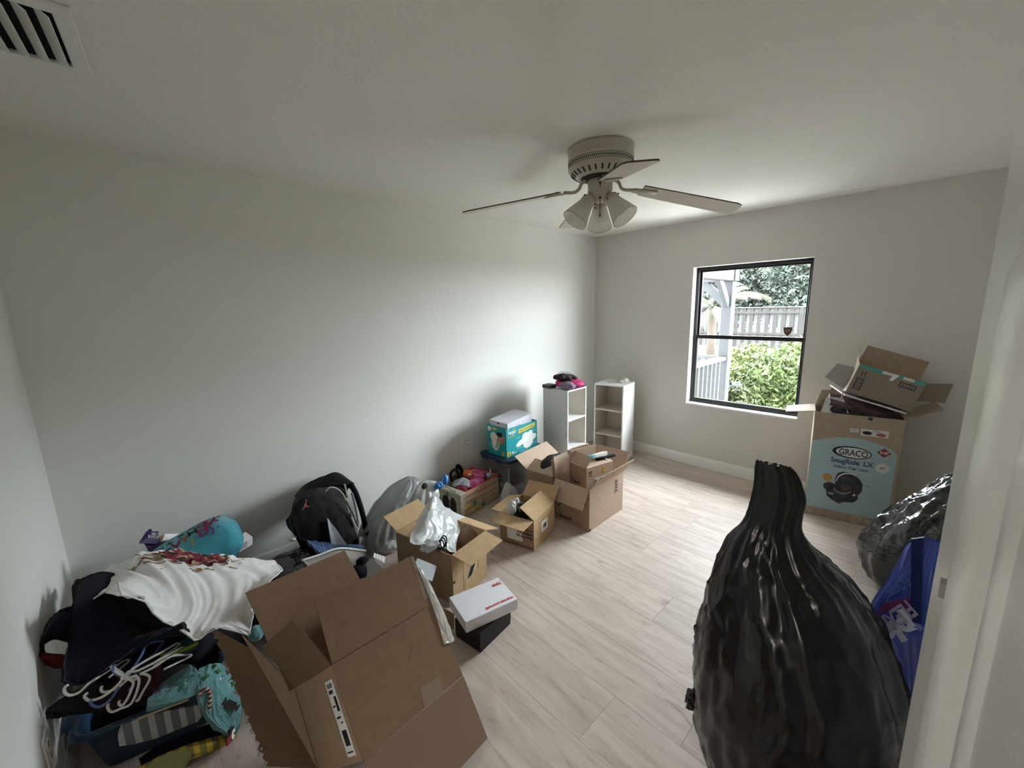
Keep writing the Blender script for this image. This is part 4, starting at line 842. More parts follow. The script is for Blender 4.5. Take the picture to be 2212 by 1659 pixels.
# --- white plastic bags round the crate
solo('plastic_bag', bag([(1.16,2.60,0.0,0.16,0.14,0.2),(1.17,2.61,0.10,0.19,0.15,0.2),(1.23,2.62,0.22,0.17,0.13,0.2),(1.31,2.63,0.32,0.13,0.11,0.2),(1.38,2.63,0.38,0.08,0.07,0.2),(1.41,2.63,0.41,0.02,0.02,0.2)],72,64,0.018,4.2,0.012), M_greybag, 'big grey translucent plastic bag against the wall right of the backpack', 'bag', True)
kt = thing('plastic_bag', 'white plastic bag with a blue knotted tie in front of the wooden crate', 'bag', (1.44,2.52,0.12))
part('body', bag([(1.42,2.50,0.04,0.07,0.06,0),(1.43,2.51,0.16,0.10,0.08,0),(1.45,2.53,0.27,0.11,0.09,0),(1.48,2.55,0.34,0.09,0.07,0),(1.50,2.55,0.375,0.02,0.02,0)],64,48,0.018,7.7,0.014), M_whitebag, kt, True)
M_bl = mat('bright_blue_plastic',(0.03,0.22,0.62),0.3,spec=0.6)
part('knot', J(lump((1.544,2.460,0.361),(0.03,0.025,0.025),None,0.4,20,81), lump((1.603,2.460,0.386),(0.022,0.02,0.04),None,0.4,20,82)), M_bl, kt, True)
part('dark_opening', lump((1.408,2.435,0.407),(0.022,0.012,0.022),None,0.2,20,83,3), M_ink, kt, True)
solo('plastic_bag', bag([(2.17,2.36,0.0,0.07,0.05,0),(2.17,2.36,0.06,0.085,0.06,0),(2.165,2.36,0.13,0.07,0.05,0),(2.15,2.36,0.19,0.03,0.025,0),(2.145,2.36,0.215,0.01,0.01,0)],48,36,0.012,9.1,0.006), M_whitebag, 'small white plastic bag wedged behind the far end of the crate', 'bag', True)
solo('plastic_bag', lump((1.130,2.477,0.045),(0.07,0.05,0.045),None,0.25,10,85), M_whitebag, 'small white bag on the floor left of the golden box', 'bag', True)
solo('red_wrapper', slab((2.19,2.34,0.004),(2.30,2.33,0.004),(2.31,2.37,0.05),(2.20,2.38,0.05),0.003), M_red, 'dark red wrapper on the floor in front of the clear bin', 'wrapper')

# --- white slim box on black box
bk = thing('black_box', 'black cardboard box on the floor beneath the white slim box', 'box', (1.036,1.366,0), rad(8.1))
part('body', bb((0,0,0),(0.235,0.17,0.075),0.001), mat('black_card',(0.012,0.012,0.013),0.45), bk, local=True)
part('lid', bb((-0.002,-0.002,0.028),(0.237,0.172,0.106),0.0015), mat('black_card_lid',(0.016,0.016,0.017),0.45), bk, local=True)
hy = thing('white_box', 'slim white box with red lettering lying on the black box', 'box', (0.99,1.413,0.1075), rad(-12.3)); hy['dims'] = (0.295,0.206,0.062)
part('body', bb((0.002,0.002,0),(0.293,0.204,0.03),0.001), M_paper, hy, local=True)
part('lid', bb((0,0,0.014),(0.295,0.206,0.062),0.0015), mat('white_card',(0.80,0.81,0.86),0.35), hy, local=True)
M_redt = mat('red_ink',(0.62,0.02,0.05),0.6)
wr(hy,'top','Impress yourself.',0.022,0.283,0.032,M_redt,flip=True,bold=0.0004,width=0.16); wr(hy,'top','hyte',0.03,0.283,0.165,M_redt,flip=True,bold=0.0005,width=0.048)
part('seam', flat(rect(0,0,0.012,0.001),(0.283,0.175,0.0625),(1,0,0),(0,1,0)), M_ink, hy, local=True)
gb = thing('grey_box', 'flat grey product box with two dark squares, leaning against the golden box', 'box', (1.176,2.005,0.020))
GB = [V((0.960,1.800,0.346)), V((1.051,1.760,0.274)), V((0.959,1.660,0.281)), V((0.867,1.700,0.352))]
part('body', slab(*[p-V((0,0,0.014)) for p in GB],0.028), mat('cool_grey_card',(0.30,0.32,0.33),0.5), gb)
u_ = (GB[1]-GB[0]).normalized(); w_ = (GB[3]-GB[0]).normalized(); n_ = u_.cross(w_).normalized(); n_ = n_ if n_.z > 0 else -n_
def gq(a0,a1,b0,b1,h): return slab(*[GB[0]+(GB[1]-GB[0])*a+(GB[3]-GB[0])*b+n_*h for a,b in ((a0,b0),(a1,b0),(a1,b1),(a0,b1))],0.0006)
part('label', gq(0.60,0.90,0.25,0.72,0.0005), M_lw, gb); part('print', gq(0.62,0.72,0.30,0.67,0.0014), M_greyf, gb); part('print', gq(0.76,0.88,0.30,0.67,0.0014), M_greyf, gb)
fs_ = solo('cardboard_strip', slab((1.016,1.649,0.100), (1.029,1.566,0.100), (1.033,1.581,0.000), (1.016,1.658,0.000), 0.004), M_kraftd, 'narrow brown cardboard strip standing left of the black box', 'cardboard')

# ------------------------------------------------------------------ big tipped carton in the foreground
BR = (Matrix.Rotation(rad(15.1),4,'Z') @ Matrix.Rotation(rad(-42.1),4,'X') @ Matrix.Rotation(rad(9.7),4,'Y')).to_3x3()
BO = V((0.343,1.064,0.30)); bw, bd, bh = 0.431, 0.345, 0.281; th = 0.005
bc = thing('shipping_box', 'large empty brown shipping box tipped over in the foreground with all flaps open', 'box', BO, R=BR); bc['dims'] = (bw,bd,bh)
def toW(x,y,z): return BO+BR @ V((x,y,z))
fp = part('side_panel', slab((0,th/2,0),(bw,th/2,0),(bw,th/2,bh),(0,th/2,bh),th), M_kraftn, bc, local=True)
part('side_panel', slab((0,bd,0),(bw,bd,0),(bw,bd,bh),(0,bd,bh),th), M_kraftn, bc, local=True)
lp = part('side_panel', slab((th/2,th,0),(th/2,bd,0),(th/2,bd,bh),(th/2,th,bh),th), M_kraftd, bc, local=True)
part('side_panel', slab((bw-th/2,th,0),(bw-th/2,bd,0),(bw-th/2,bd,bh),(bw-th/2,th,bh),th), M_kraftn, bc, local=True)
def bflap(p0, p1, ang, L, n, m=M_kraftn, up=1, torn=0, cut=0.004):
    """flap hinged p0-p1; a torn outer edge when torn > 0"""
    p0 = V(p0); p1 = V(p1); d = V((0,0,up*math.cos(rad(ang))))+V(n)*math.sin(rad(ang)); ax = (p1-p0).normalized()
    rnd = random.Random(int(ang*7+L*1000)); k = 26; top = []
    for i in range(k+1):
        s = i/k; q = (p0+ax*cut).lerp(p1-ax*cut, s)+d*(L+(rnd.uniform(-torn,torn*0.4) if torn else 0)); top.append(q)
    nn = ax.cross(d).normalized()*th/2; poly = [p0+V((0,0,0))]+top[:]+[p1]
    v = [q+nn for q in poly]+[q-nn for q in poly]; n_ = len(poly)
    f = [tuple(range(n_)), tuple(range(2*n_-1,n_-1,-1))]+[(i,i+n_,(i+1)%n_+n_,(i+1)%n_) for i in range(n_)]
    return part('flap', (v,f), m, bc, local=True)
bflap((0.001,0,bh+0.002),(bw-0.001,0,bh+0.002),4,0.208,(0,-1,0),torn=0.004)
bflap((0,0.006,bh+0.002),(0,bd-0.006,bh+0.002),20,0.195,(-1,0,0))
part('flap', slab(toW(-0.02,bd,bh+0.002),toW(bw-0.03,bd,bh+0.002),(0.600,1.800,0.555),(0.195,1.720,0.600),0.005), M_kraftn, bc)
bflap((bw,0.006,bh+0.002),(bw,bd-0.006,bh+0.002),-4,0.22,(1,0,0),torn=0.008)
bflap((0.001,0,-0.002),(bw-0.001,0,-0.002),-2,0.215,(0,-1,0),M_corr,-1)
# torn-off left panel leaning outwards
DP = [V((0.282,1.338,0.060)), V((0.142,1.415,0.130)), V((0.085,1.853,0.430)), V((0.183,1.738,0.350))]
rnd = random.Random(8); k = 40; ed = []
nD = (DP[2]-DP[0]).cross(DP[3]-DP[1]).normalized()*0.0025
for i in range(k+1):
    s = i/k; ed.append(DP[1].lerp(DP[2],s)+(DP[0]-DP[1]).normalized()*rnd.uniform(-0.004,0.010))
poly = [DP[0]]+ed+[DP[3]]; n_ = len(poly)
part('torn_panel', ([q+nD for q in poly]+[q-nD for q in poly], [tuple(range(n_)), tuple(range(2*n_-1,n_-1,-1))]+[(i,i+n_,(i+1)%n_+n_,(i+1)%n_) for i in range(n_)]), M_kraftn, bc)
v = []; f = []
for i in range(0,70):
    s = rnd.random(); p = DP[1].lerp(DP[2],s); a = V((rnd.uniform(-1,0.3),rnd.uniform(-1,1),rnd.uniform(-1,1))).normalized()*rnd.uniform(0.006,0.02); b = V((rnd.uniform(-1,1),rnd.uniform(-1,1),rnd.uniform(-1,1))).normalized()*0.008
    m_ = len(v); v += [p,p+b,p+a+b*0.5,p+a]; f.append((m_,m_+1,m_+2,m_+3))
part('torn_paper', (v,f), mat('grey_torn_paper',(0.45,0.42,0.38),0.9), bc, kind='stuff')
part('side_panel', slab(toW(0.0,bd+0.004,0.0),DP[0],DP[3]+(DP[3]-DP[0])*0.12,toW(0.0,bd+0.004,bh+0.01),0.004), M_kraftd, bc)  # added panel closing the gap where deep shade lies
# printed label on the shaded end, fold lines, dents, tape
def endface(x,y): return V((-0.0012, x, y))
lbp = part('shipping_label', slab((-0.0012,0.030,0.02),(-0.0012,0.090,0.02),(-0.0012,0.090,0.245),(-0.0012,0.030,0.245),0.0008), M_paper, lp, local=True)
for z0, z1, y0, y1 in ((0.222,0.236,0.042,0.080),(0.205,0.216,0.050,0.080),(0.150,0.195,0.040,0.056),(0.165,0.170,0.062,0.082),(0.13,0.136,0.05,0.08),(0.115,0.119,0.045,0.06),(0.05,0.095,0.042,0.075),(0.03,0.034,0.04,0.082)):
    part('barcode', slab((-0.0022,y0,z0),(-0.0022,y1,z0),(-0.0022,y1,z1),(-0.0022,y0,z1),0.0005), mat('label_grey',(0.18,0.18,0.19),0.7,var=0.7,vs=160) if z0 in (0.222,) else M_greyf, lp, local=True)
part('crease', tube([(0.02,-0.003,bh+0.02),(0.11,-0.0155,bh+0.20)],0.0014,6), M_kraftn, fp, local=True)
part('dent', tube([(0.25,0.0,0.155),(0.29,0.0,0.20)],0.0012,6), M_kraftn, fp, local=True)
M_tape2 = mat('matte_clear_tape',(0.40,0.30,0.22),0.35,alpha=0.35)
part('tape', slab((0.24,-0.0008,-0.004),(0.33,-0.0008,-0.006),(0.335,-0.0008,0.05),(0.25,-0.0008,0.06),0.0006), M_tape2, fp, local=True)
part('tape', slab((bw-0.028,-0.0050,bh+0.03),(bw-0.006,-0.0052,bh+0.03),(bw-0.006,-0.0185,bh+0.205),(bw-0.02,-0.0185,bh+0.205),0.0006), M_tape2, fp, local=True)
P = Patch([[toW(bw-0.006,-0.016,bh+0.15),toW(bw+0.002,-0.018,bh+0.15),toW(bw+0.010,-0.012,bh+0.14)],[toW(bw-0.004,-0.008,bh+0.06),toW(bw+0.014,-0.012,bh+0.06),toW(bw+0.028,-0.004,bh+0.05)],[toW(bw-0.01,-0.006,bh-0.04),toW(bw+0.012,-0.008,bh-0.05),toW(bw+0.034,0.0,bh-0.06)],[toW(bw-0.025,-0.004,bh-0.15),toW(bw+0.008,-0.005,bh-0.16),toW(bw+0.03,0.0,bh-0.16)]],0.005,26,3,(1.2,3.0))
part('packing_film', P.geo(20,40,0.0008), M_tape, bc, True)
# things glimpsed behind the tipped box
wl = thing('white_tray', 'white-edged grey storage tray behind the tipped box flap', 'tray', (0.62,2.02,0.05))
P = Patch([[(0.499,2.120,0.397),(0.578,2.120,0.389),(0.685,2.120,0.377),(0.821,2.120,0.300)], [(0.508,2.080,0.386),(0.585,2.080,0.367),(0.690,2.080,0.335),(0.805,2.080,0.260)], [(0.527,2.050,0.344),(0.605,2.050,0.318),(0.708,2.050,0.252),(0.793,2.050,0.180)]],0.001,8,1)
part('wall', P.geo(24,16,0.006), mat('grey_plastic_tray',(0.30,0.28,0.26),0.5), wl, True)
part('base', bb((0.60,1.97,0.003),(0.86,2.13,0.235)), bpy.data.materials['grey_plastic_tray'], wl)
part('rim', tube([(0.493,2.120,0.403),(0.578,2.120,0.394),(0.681,2.120,0.385),(0.822,2.120,0.306)], 0.006, 8, smoothpts=24), M_lw, wl, True)
sh_ = thing('black_shoe', 'black and white shoe lying in the grey tray behind the tipped box', 'shoe', (0.726,1.960,0.310))
part('upper', lump((0.703,1.955,0.302),(0.05,0.04,0.045),None,0.1,10,91), M_blackf, sh_, True)
part('sole', tube([(0.676,1.930,0.302),(0.706,1.930,0.292),(0.742,1.930,0.300)],0.006,8,smoothpts=12), M_greyf, sh_, True)
solo('navy_pouch', lump((0.739,1.970,0.353),(0.032,0.02,0.022),None,0.15,16,92), M_navy, 'small navy and white pouch in the tray behind the tipped box', 'pouch', True)
solo('torn_wrapping', J(*[slab(V((0.658,1.620,0.578))+V((0.012*i,0,-0.012*i)),V((0.669,1.620,0.561))+V((0.012*i,0,-0.012*i)),V((0.681,1.620,0.574))+V((0.012*i,0.01,-0.010*i)),V((0.668,1.620,0.589))+V((0.012*i,0.01,-0.010*i)),0.002) for i in range(4)]), M_lw, 'curled white paper shreds along the torn flap of the tipped box', 'paper')

# ------------------------------------------------------------------ clothes heap in the left corner
hp = solo('clothes_heap', lump((0.0,2.36,0.14),(0.30,0.30,0.29),None,0.10,5,101,5), mat('dark_mixed_clothes',(0.012,0.012,0.016),0.95,var=0.6,vs=9), 'dark heap of clothes underneath the white shirt in the left corner', 'clothing', True)  # one near-black mottled colour for the whole heap
ts = thing('t_shirt', 'white t-shirt with a red and tan print draped over the clothes heap', 'shirt', (0.05,2.1,0.35))
P = Patch([[(-0.278,2.300,0.476),(-0.202,2.300,0.594),(-0.093,2.300,0.615),(0.028,2.300,0.574),(0.158,2.300,0.508),(0.283,2.300,0.432),(0.396,2.300,0.362)],
           [(-0.264,2.200,0.513),(-0.175,2.200,0.605),(-0.079,2.200,0.625),(0.030,2.200,0.586),(0.155,2.200,0.520),(0.284,2.200,0.438),(0.394,2.200,0.368)],
           [(-0.229,2.080,0.598),(-0.151,2.080,0.631),(-0.071,2.080,0.609),(0.025,2.080,0.563),(0.137,2.080,0.505),(0.253,2.080,0.449),(0.386,2.080,0.393)],
           [(-0.190,1.980,0.666),(-0.135,1.980,0.655),(-0.065,1.980,0.561),(0.022,1.980,0.491),(0.116,1.980,0.447),(0.218,1.980,0.423),(0.353,1.980,0.449)],
           [(-0.164,1.920,0.703),(-0.117,1.920,0.639),(-0.050,1.920,0.511),(0.019,1.920,0.427),(0.096,1.920,0.392),(0.206,1.920,0.355),(0.284,1.920,0.454)],
           [(-0.150,1.890,0.719),(-0.100,1.890,0.628),(-0.037,1.890,0.501),(0.026,1.890,0.385),(0.092,1.890,0.391),(0.207,1.890,0.301),(0.244,1.890,0.436)]],0.026,8.5,2.2,(3.4,0.4))
part('body', P.geo(84,72,0.004), M_whitef, ts, True)
def printmask(a, b):
    q = V((a*5, b*5, 0.3)); return ((a-0.5)/0.5)**2+((b-0.5)/0.5)**2+0.75*noise.noise(q*1.3)+0.35*noise.noise(q*3) < 0.72
pp = part('shirt_print', P.geo(60,40,0.0012,(0.33,0.76),(0.0,0.27),0.0022,printmask), M_red, ts, True)
part('print_detail', P.geo(60,40,0.0012,(0.24,0.80),(0.0,0.34),0.0034,lambda a,b: printmask(a*0.9+0.05,b*0.9+0.05) and noise.noise(V((a*9,b*11,2.0))) > 0.2), M_tan, pp, True, kind='stuff')
part('print_detail', P.geo(60,40,0.0012,(0.33,0.76),(0.0,0.27),0.0040,lambda a,b: printmask(a,b) and noise.noise(V((a*8,b*6,7.0))) > 0.25), mat('brown_black_print',(0.05,0.035,0.03),0.9,var=0.5,vs=30), pp, True, kind='stuff')
part('sleeve_hem', tube([P.at(1.0,t/20,-0.002) for t in range(21)],0.0035,6), M_whitef, ts, True)
part('hem', tube([P.at(t/16,1.0,-0.002) for t in range(17)],0.0035,6), M_whitef, ts, True)
nh = thing('hooded_jacket', 'dark navy hooded jacket hanging below the white shirt', 'jacket', (-0.15,2.0,0.25))
P2 = Patch([[(-0.272,2.220,0.621),(-0.209,2.220,0.638),(-0.153,2.220,0.584),(-0.087,2.220,0.460),(0.011,2.220,0.311),(0.060,2.220,0.233)], [(-0.277,2.050,0.604),(-0.209,2.050,0.603),(-0.155,2.050,0.572),(-0.091,2.050,0.474),(-0.000,2.050,0.371),(0.055,2.050,0.314)],
            [(-0.286,1.950,0.560),(-0.233,1.950,0.544),(-0.171,1.950,0.519),(-0.101,1.950,0.470),(-0.013,1.950,0.412),(0.044,1.950,0.362)], [(-0.302,1.900,0.504),(-0.259,1.900,0.464),(-0.202,1.900,0.466),(-0.133,1.900,0.483),(-0.056,1.900,0.479),(0.010,1.900,0.457)],
            [(-0.308,1.870,0.464),(-0.278,1.870,0.426),(-0.229,1.870,0.434),(-0.171,1.870,0.459),(-0.103,1.870,0.480),(0.003,1.870,0.476)]],0.012,7,3.1)
part('body', P2.geo(60,60,0.02), M_navy, nh, True)
ca = thing('track_jacket', 'navy, white and red sleeve of a jacket against the left wall', 'jacket', (-0.30,2.1,0.35))
P3 = Patch([[(-0.356,2.120,0.552),(-0.328,2.120,0.584),(-0.287,2.120,0.589),(-0.255,2.120,0.560)], [(-0.362,2.040,0.541),(-0.336,2.040,0.562),(-0.293,2.040,0.553),(-0.257,2.040,0.521)], [(-0.363,2.000,0.522),(-0.341,2.000,0.526),(-0.300,2.000,0.507),(-0.266,2.000,0.475)]],0.006,9,4)
part('upper', P3.geo(30,30,0.03), M_navy, ca, True)
part('stripe', Patch([[(-0.348,1.990,0.552),(-0.325,1.990,0.555),(-0.299,1.990,0.527)], [(-0.348,1.975,0.544),(-0.335,1.975,0.538),(-0.301,1.975,0.501)], [(-0.346,1.970,0.531),(-0.329,1.970,0.516),(-0.302,1.970,0.495)]],0.002,9,4).geo(14,14,0.015), M_whitef, ca, True)
part('cuff', Patch([[(-0.360,1.985,0.530),(-0.335,1.985,0.508),(-0.302,1.985,0.483)], [(-0.361,1.980,0.509),(-0.335,1.980,0.480),(-0.306,1.980,0.459)], [(-0.360,2.000,0.472),(-0.340,2.000,0.446),(-0.313,2.000,0.431)]],0.004,9,5).geo(16,16,0.03), mat('dark_red_fabric',(0.13,0.012,0.012),0.95,var=0.2), ca, True)
solo('black_garment', Patch([[(-0.306,2.450,0.534),(-0.273,2.450,0.537),(-0.221,2.450,0.529)], [(-0.304,2.320,0.558),(-0.264,2.320,0.556),(-0.221,2.320,0.563)], [(-0.293,2.220,0.563),(-0.269,2.220,0.558),(-0.247,2.220,0.550)], [(-0.300,2.150,0.555),(-0.275,2.150,0.544),(-0.256,2.150,0.537)]],0.008,9,6).geo(30,30,0.03), M_blackf, 'black garment at the back of the heap by the left corner', 'clothing', True)
solo('black_sleeve', Patch([[(-0.351,1.930,0.352),(-0.314,1.930,0.370),(-0.263,1.930,0.369),(-0.213,1.930,0.351)], [(-0.365,1.900,0.364),(-0.327,1.900,0.344),(-0.275,1.900,0.321),(-0.220,1.900,0.301)], [(-0.353,1.890,0.356),(-0.319,1.890,0.321),(-0.273,1.890,0.293),(-0.225,1.890,0.264)]],0.008,9,7).geo(30,20,0.02), mat('washed_black_fabric',(0.015,0.015,0.016),0.95,var=0.3), 'black sleeve trailing left above the blue tub', 'clothing', True)
solo('dark_trousers', lump((-0.12,2.05,0.12),(0.15,0.10,0.09),None,0.15,7,104), mat('dark_maroon_black_fabric',(0.014,0.009,0.010),0.95,var=0.8,vs=8), 'dark trousers bundled behind the blue tub', 'clothing', True)
# tub
tb = thing('storage_tub', 'blue translucent tub stuffed with folded clothes at the left front', 'tub', (-0.10,2.03,0.0), rad(-11))
M_tub = mat('blue_translucent_plastic', (0.035,0.085,0.15), 0.25, spec=0.5, alpha=0.72)
tw_, td_, th_ = 0.44, 0.34, 0.21
def lv(e, z, r=0.05): return ([(x-tw_/2, y-td_/2) for x,y in rrect(-e,tw_+e,-e,td_+e,r)], z)
part('body', stackloft([lv(-0.05,0.002),lv(-0.035,0.10),lv(-0.02,th_-0.02),lv(0.004,th_-0.018),lv(0.006,th_-0.004),lv(-0.012,th_),lv(-0.024,th_-0.016),lv(-0.040,0.10),lv(-0.055,0.008)],True,True), M_tub, tb, True, local=True)
part('handle', bb((-tw_/2-0.045,-0.08,th_-0.03),(-tw_/2+0.0,0.08,th_-0.004),0.01,2), M_tub, tb, True, local=True)
M_str = wave_mat('grey_white_stripe', (0.20,0.20,0.23), (0.52,0.52,0.54), 7.5, 'X', 0.95, 0.62)
sw = solo('striped_shirt', Patch([[(-0.205,1.845,0.223),(-0.160,1.845,0.213),(-0.111,1.845,0.197),(-0.047,1.845,0.166),(0.020,1.845,0.133)], [(-0.217,1.835,0.195),(-0.165,1.835,0.174),(-0.111,1.835,0.154),(-0.046,1.835,0.127),(0.023,1.835,0.106)], [(-0.219,1.830,0.158),(-0.172,1.830,0.129),(-0.117,1.830,0.108),(-0.065,1.830,0.098),(-0.010,1.830,0.083)]],0.003,12,8).geo(40,24,0.012), M_str, 'grey and white striped shirt showing at the front of the blue tub', 'shirt', True)
nv = solo('navy_cloth', Patch([[(-0.179,1.810,0.083),(-0.127,1.810,0.093),(-0.048,1.810,0.079),(0.029,1.810,0.063),(0.095,1.810,0.039)], [(-0.173,1.785,0.082),(-0.124,1.785,0.076),(-0.046,1.785,0.058),(0.030,1.785,0.040),(0.097,1.785,0.020)], [(-0.157,1.770,0.069),(-0.121,1.770,0.055),(-0.044,1.770,0.033),(0.032,1.770,0.012),(0.093,1.770,-0.002)]],0.004,12,9).geo(36,16,0.015), M_navy, 'navy cloth strip between the striped shirt and the yellow one', 'clothing', True)
M_ys = wave_mat('yellow_stripe', (0.17,0.13,0.035), (0.42,0.28,0.03), 8.5, 'X', 0.95, 0.55)
solo('yellow_shirt', Patch([[(-0.180,1.775,0.078),(-0.118,1.775,0.076),(-0.040,1.775,0.055),(0.034,1.775,0.023),(0.097,1.775,-0.005)], [(-0.174,1.745,0.085),(-0.113,1.745,0.074),(-0.041,1.745,0.054),(0.031,1.745,0.025),(0.095,1.745,0.001)], [(-0.170,1.735,0.057),(-0.111,1.735,0.047),(-0.041,1.735,0.026),(0.034,1.735,0.003),(0.096,1.735,-0.008)]],0.004,12,10).geo(40,18,0.02), M_ys, 'mustard yellow striped shirt at the bottom front of the heap', 'shirt', True)
solo('yellow_towel', lump((-0.119,1.660,0.116),(0.075,0.05,0.035),None,0.10,12,11), mat('pale_yellow_terry',(0.32,0.31,0.12),0.97,bump=0.5,bs=120), 'pale yellow fuzzy towel at the bottom edge below the yellow shirt', 'towel', True)
wd_ = solo('wooden_rod', tube([(-0.161,1.820,0.233),(-0.093,1.820,0.220),(-0.021,1.820,0.205)],0.0042,8), mat('pale_rod_wood',(0.50,0.42,0.26),0.7), 'thin pale wooden rod lying across the front of the blue tub', 'rod')
# aqua pyjamas
aq = thing('fleece_pajamas', 'aqua fleece pajamas with winter prints hanging over the tub, right side', 'pajamas', (0.05,1.82,0.15))
PA = Patch([[(0.026,1.900,0.244),(0.064,1.900,0.243),(0.100,1.900,0.217),(0.134,1.900,0.170)], [(0.014,1.830,0.236),(0.052,1.830,0.218),(0.092,1.830,0.181),(0.133,1.830,0.123)], [(0.010,1.790,0.196),(0.045,1.790,0.169),(0.087,1.790,0.120),(0.129,1.790,0.068)], [(0.025,1.765,0.135),(0.052,1.765,0.095),(0.086,1.765,0.047),(0.115,1.765,0.029)], [(0.045,1.750,0.079),(0.063,1.750,0.042),(0.081,1.750,0.004),(0.100,1.750,0.006)]],0.008,10,12)
part('leg', PA.geo(44,44,0.02), M_aqua, aq, True)
PB = Patch([[(-0.108,1.930,0.235),(-0.057,1.930,0.252),(-0.006,1.930,0.262),(0.005,1.930,0.263)], [(-0.115,1.890,0.243),(-0.058,1.890,0.249),(-0.005,1.890,0.264),(0.018,1.890,0.263)], [(-0.125,1.860,0.258),(-0.056,1.860,0.245),(0.001,1.860,0.253),(0.026,1.860,0.255)]],0.006,10,13)
part('sleeve', PB.geo(36,20,0.02), M_aqua, aq, True)
PC = Patch([[(-0.127,1.860,0.263),(-0.069,1.860,0.255),(-0.013,1.860,0.255),(0.026,1.860,0.257)], [(-0.130,1.830,0.266),(-0.071,1.830,0.249),(-0.014,1.830,0.240),(0.023,1.830,0.239)], [(-0.129,1.810,0.261),(-0.074,1.810,0.237),(-0.022,1.810,0.220),(0.012,1.810,0.214)]],0.006,10,14)
part('sleeve', PC.geo(36,20,0.02), M_aqua, aq, True)
def onpatch(P, u, v, e=0.01):
    o = P.at(v,u,0.003); r = P.at(v+e,u,0.003)-o; w = P.at(v,u-e,0.003)-o; return o, r, w
M_rw = mat('candy_red',(0.25,0.02,0.03),0.9); 
o, r, w = onpatch(PA,0.42,0.13)
cn = part('candy_cane', flat(arcband(0,0.0,0.02,0,180,0.010,0.010,10)[:11]+[(-0.022,-0.055),(-0.012,-0.055)]+arcband(0,0,0.02,0,180,0.010,0.010,10)[11:][::1], o, r, w, 0.003) if False else tube([o+(V(r).normalized()*x+V(w).normalized()*y) for x,y in ((-0.016,-0.0),(-0.008,0.016),(0.008,0.02),(0.018,0.008),(0.016,-0.02),(0.010,-0.055))],0.0055,8,smoothpts=24), wave_mat('candy_stripes',(0.55,0.48,0.42),(0.16,0.015,0.02),26,'Z',0.9,0.5), aq, True)
o, r, w = onpatch(PA,0.50,0.72)
rn, wn_ = V(r).normalized(), V(w).normalized()
part('sweet_print', flat([(-0.034,0.016),(-0.024,0.004),(-0.018,0.013),(0.018,0.013),(0.024,0.004),(0.034,0.014),(0.034,-0.016),(0.024,-0.005),(0.018,-0.013),(-0.018,-0.013),(-0.024,-0.005),(-0.034,-0.012)], o, rn-wn_*0.25, wn_+rn*0.25, 0.002), M_ink, aq)
o, r, w = onpatch(PA,0.90,0.7); rn, wn_ = V(r).normalized(), V(w).normalized()
pg = part('bird_print', flat(oval(0,0,0.026,0.024,20), o, rn, wn_, 0.002), M_ink, aq)
part('face', flat(oval(0.004,-0.003,0.018,0.017,18), o+PA.at(0.7,0.9,0.006)-PA.at(0.7,0.9,0.003), rn, wn_, 0.0012), M_cream, pg); part('eye', flat(oval(0.006,0.0,0.0035,0.0035,10), o+PA.at(0.7,0.9,0.009)-PA.at(0.7,0.9,0.003), rn, wn_, 0.0012), M_ink, pg)
part('scarf', flat([(-0.05,-0.01),(-0.02,0.0),(-0.015,-0.03),(-0.045,-0.035)], o, rn, wn_, 0.0025), M_rw, pg)
for k, (u, v_) in enumerate(((0.05,0.4),(0.1,0.75),(0.18,0.2),(0.12,0.5),(0.22,0.85))):
    o, r, w = onpatch(PA,u,v_); part('leaf_print', flat([(0.012,0),(0.003,0.005),(0,0.013),(-0.004,0.005),(-0.013,0.002),(-0.004,-0.004),(0,-0.012),(0.004,-0.004)],o,r,w,0.002), mat('leaf_green_print',(0.05,0.14,0.03),0.9) if k == 0 else bpy.data.materials['leaf_green_print'], aq)
solo('teal_cuff', lump((0.233,1.930,0.263),(0.03,0.03,0.03),None,0.15,12,15), M_aqua, 'bit of aqua fleece peeking out between shirt hem and box flap', 'clothing', True)
# hangers
M_hw = mat('white_hanger_plastic',(0.72,0.71,0.68),0.4,spec=0.4); M_hb = mat('blue_hanger_plastic',(0.10,0.17,0.42),0.4,spec=0.4)
def hanger(label, hook, arm, m, r=0.0042):
    t = thing('clothes_hanger', label, 'hanger', V(hook[0]), group='plastic hangers on the clothes heap')
    part('hook', tube(hook, r, 8, smoothpts=24), m, t, True)
    a = V(hook[-1]); b = V(arm[-1]); dn = V((0.012,0.02,-0.035))
    part('shoulder_arm', tube([a]+[V(p) for p in arm], r, 8, smoothpts=20), m, t, True)
    part('bottom_bar', tube([b, b+dn*0.6, a.lerp(b,0.35)+dn], r*0.9, 8, smoothpts=14), m, t, True)
    return t
hanger('white hanger at far left whose hook curls under the navy jacket', [(-0.297,1.840,0.465),(-0.306,1.840,0.458),(-0.307,1.840,0.440),(-0.297,1.840,0.424),(-0.277,1.840,0.421),(-0.254,1.840,0.437)], [(-0.221,1.890,0.416),(-0.170,1.950,0.395)], M_hw)
hanger('white hanger with the lowest wide hook of the upper bunch', [(-0.255,1.800,0.432),(-0.263,1.800,0.427),(-0.261,1.800,0.413),(-0.252,1.800,0.400),(-0.225,1.800,0.394),(-0.189,1.800,0.409),(-0.157,1.800,0.441)], [(-0.132,1.830,0.409),(-0.077,1.870,0.386),(-0.012,1.930,0.356)], M_hw)
hanger('white hanger with a short hook just above the lowest one', [(-0.224,1.815,0.422),(-0.227,1.815,0.411),(-0.221,1.815,0.397),(-0.195,1.815,0.390),(-0.167,1.815,0.403),(-0.149,1.815,0.433)], [(-0.118,1.850,0.419),(-0.068,1.900,0.393),(-0.026,1.940,0.376)], M_hw)
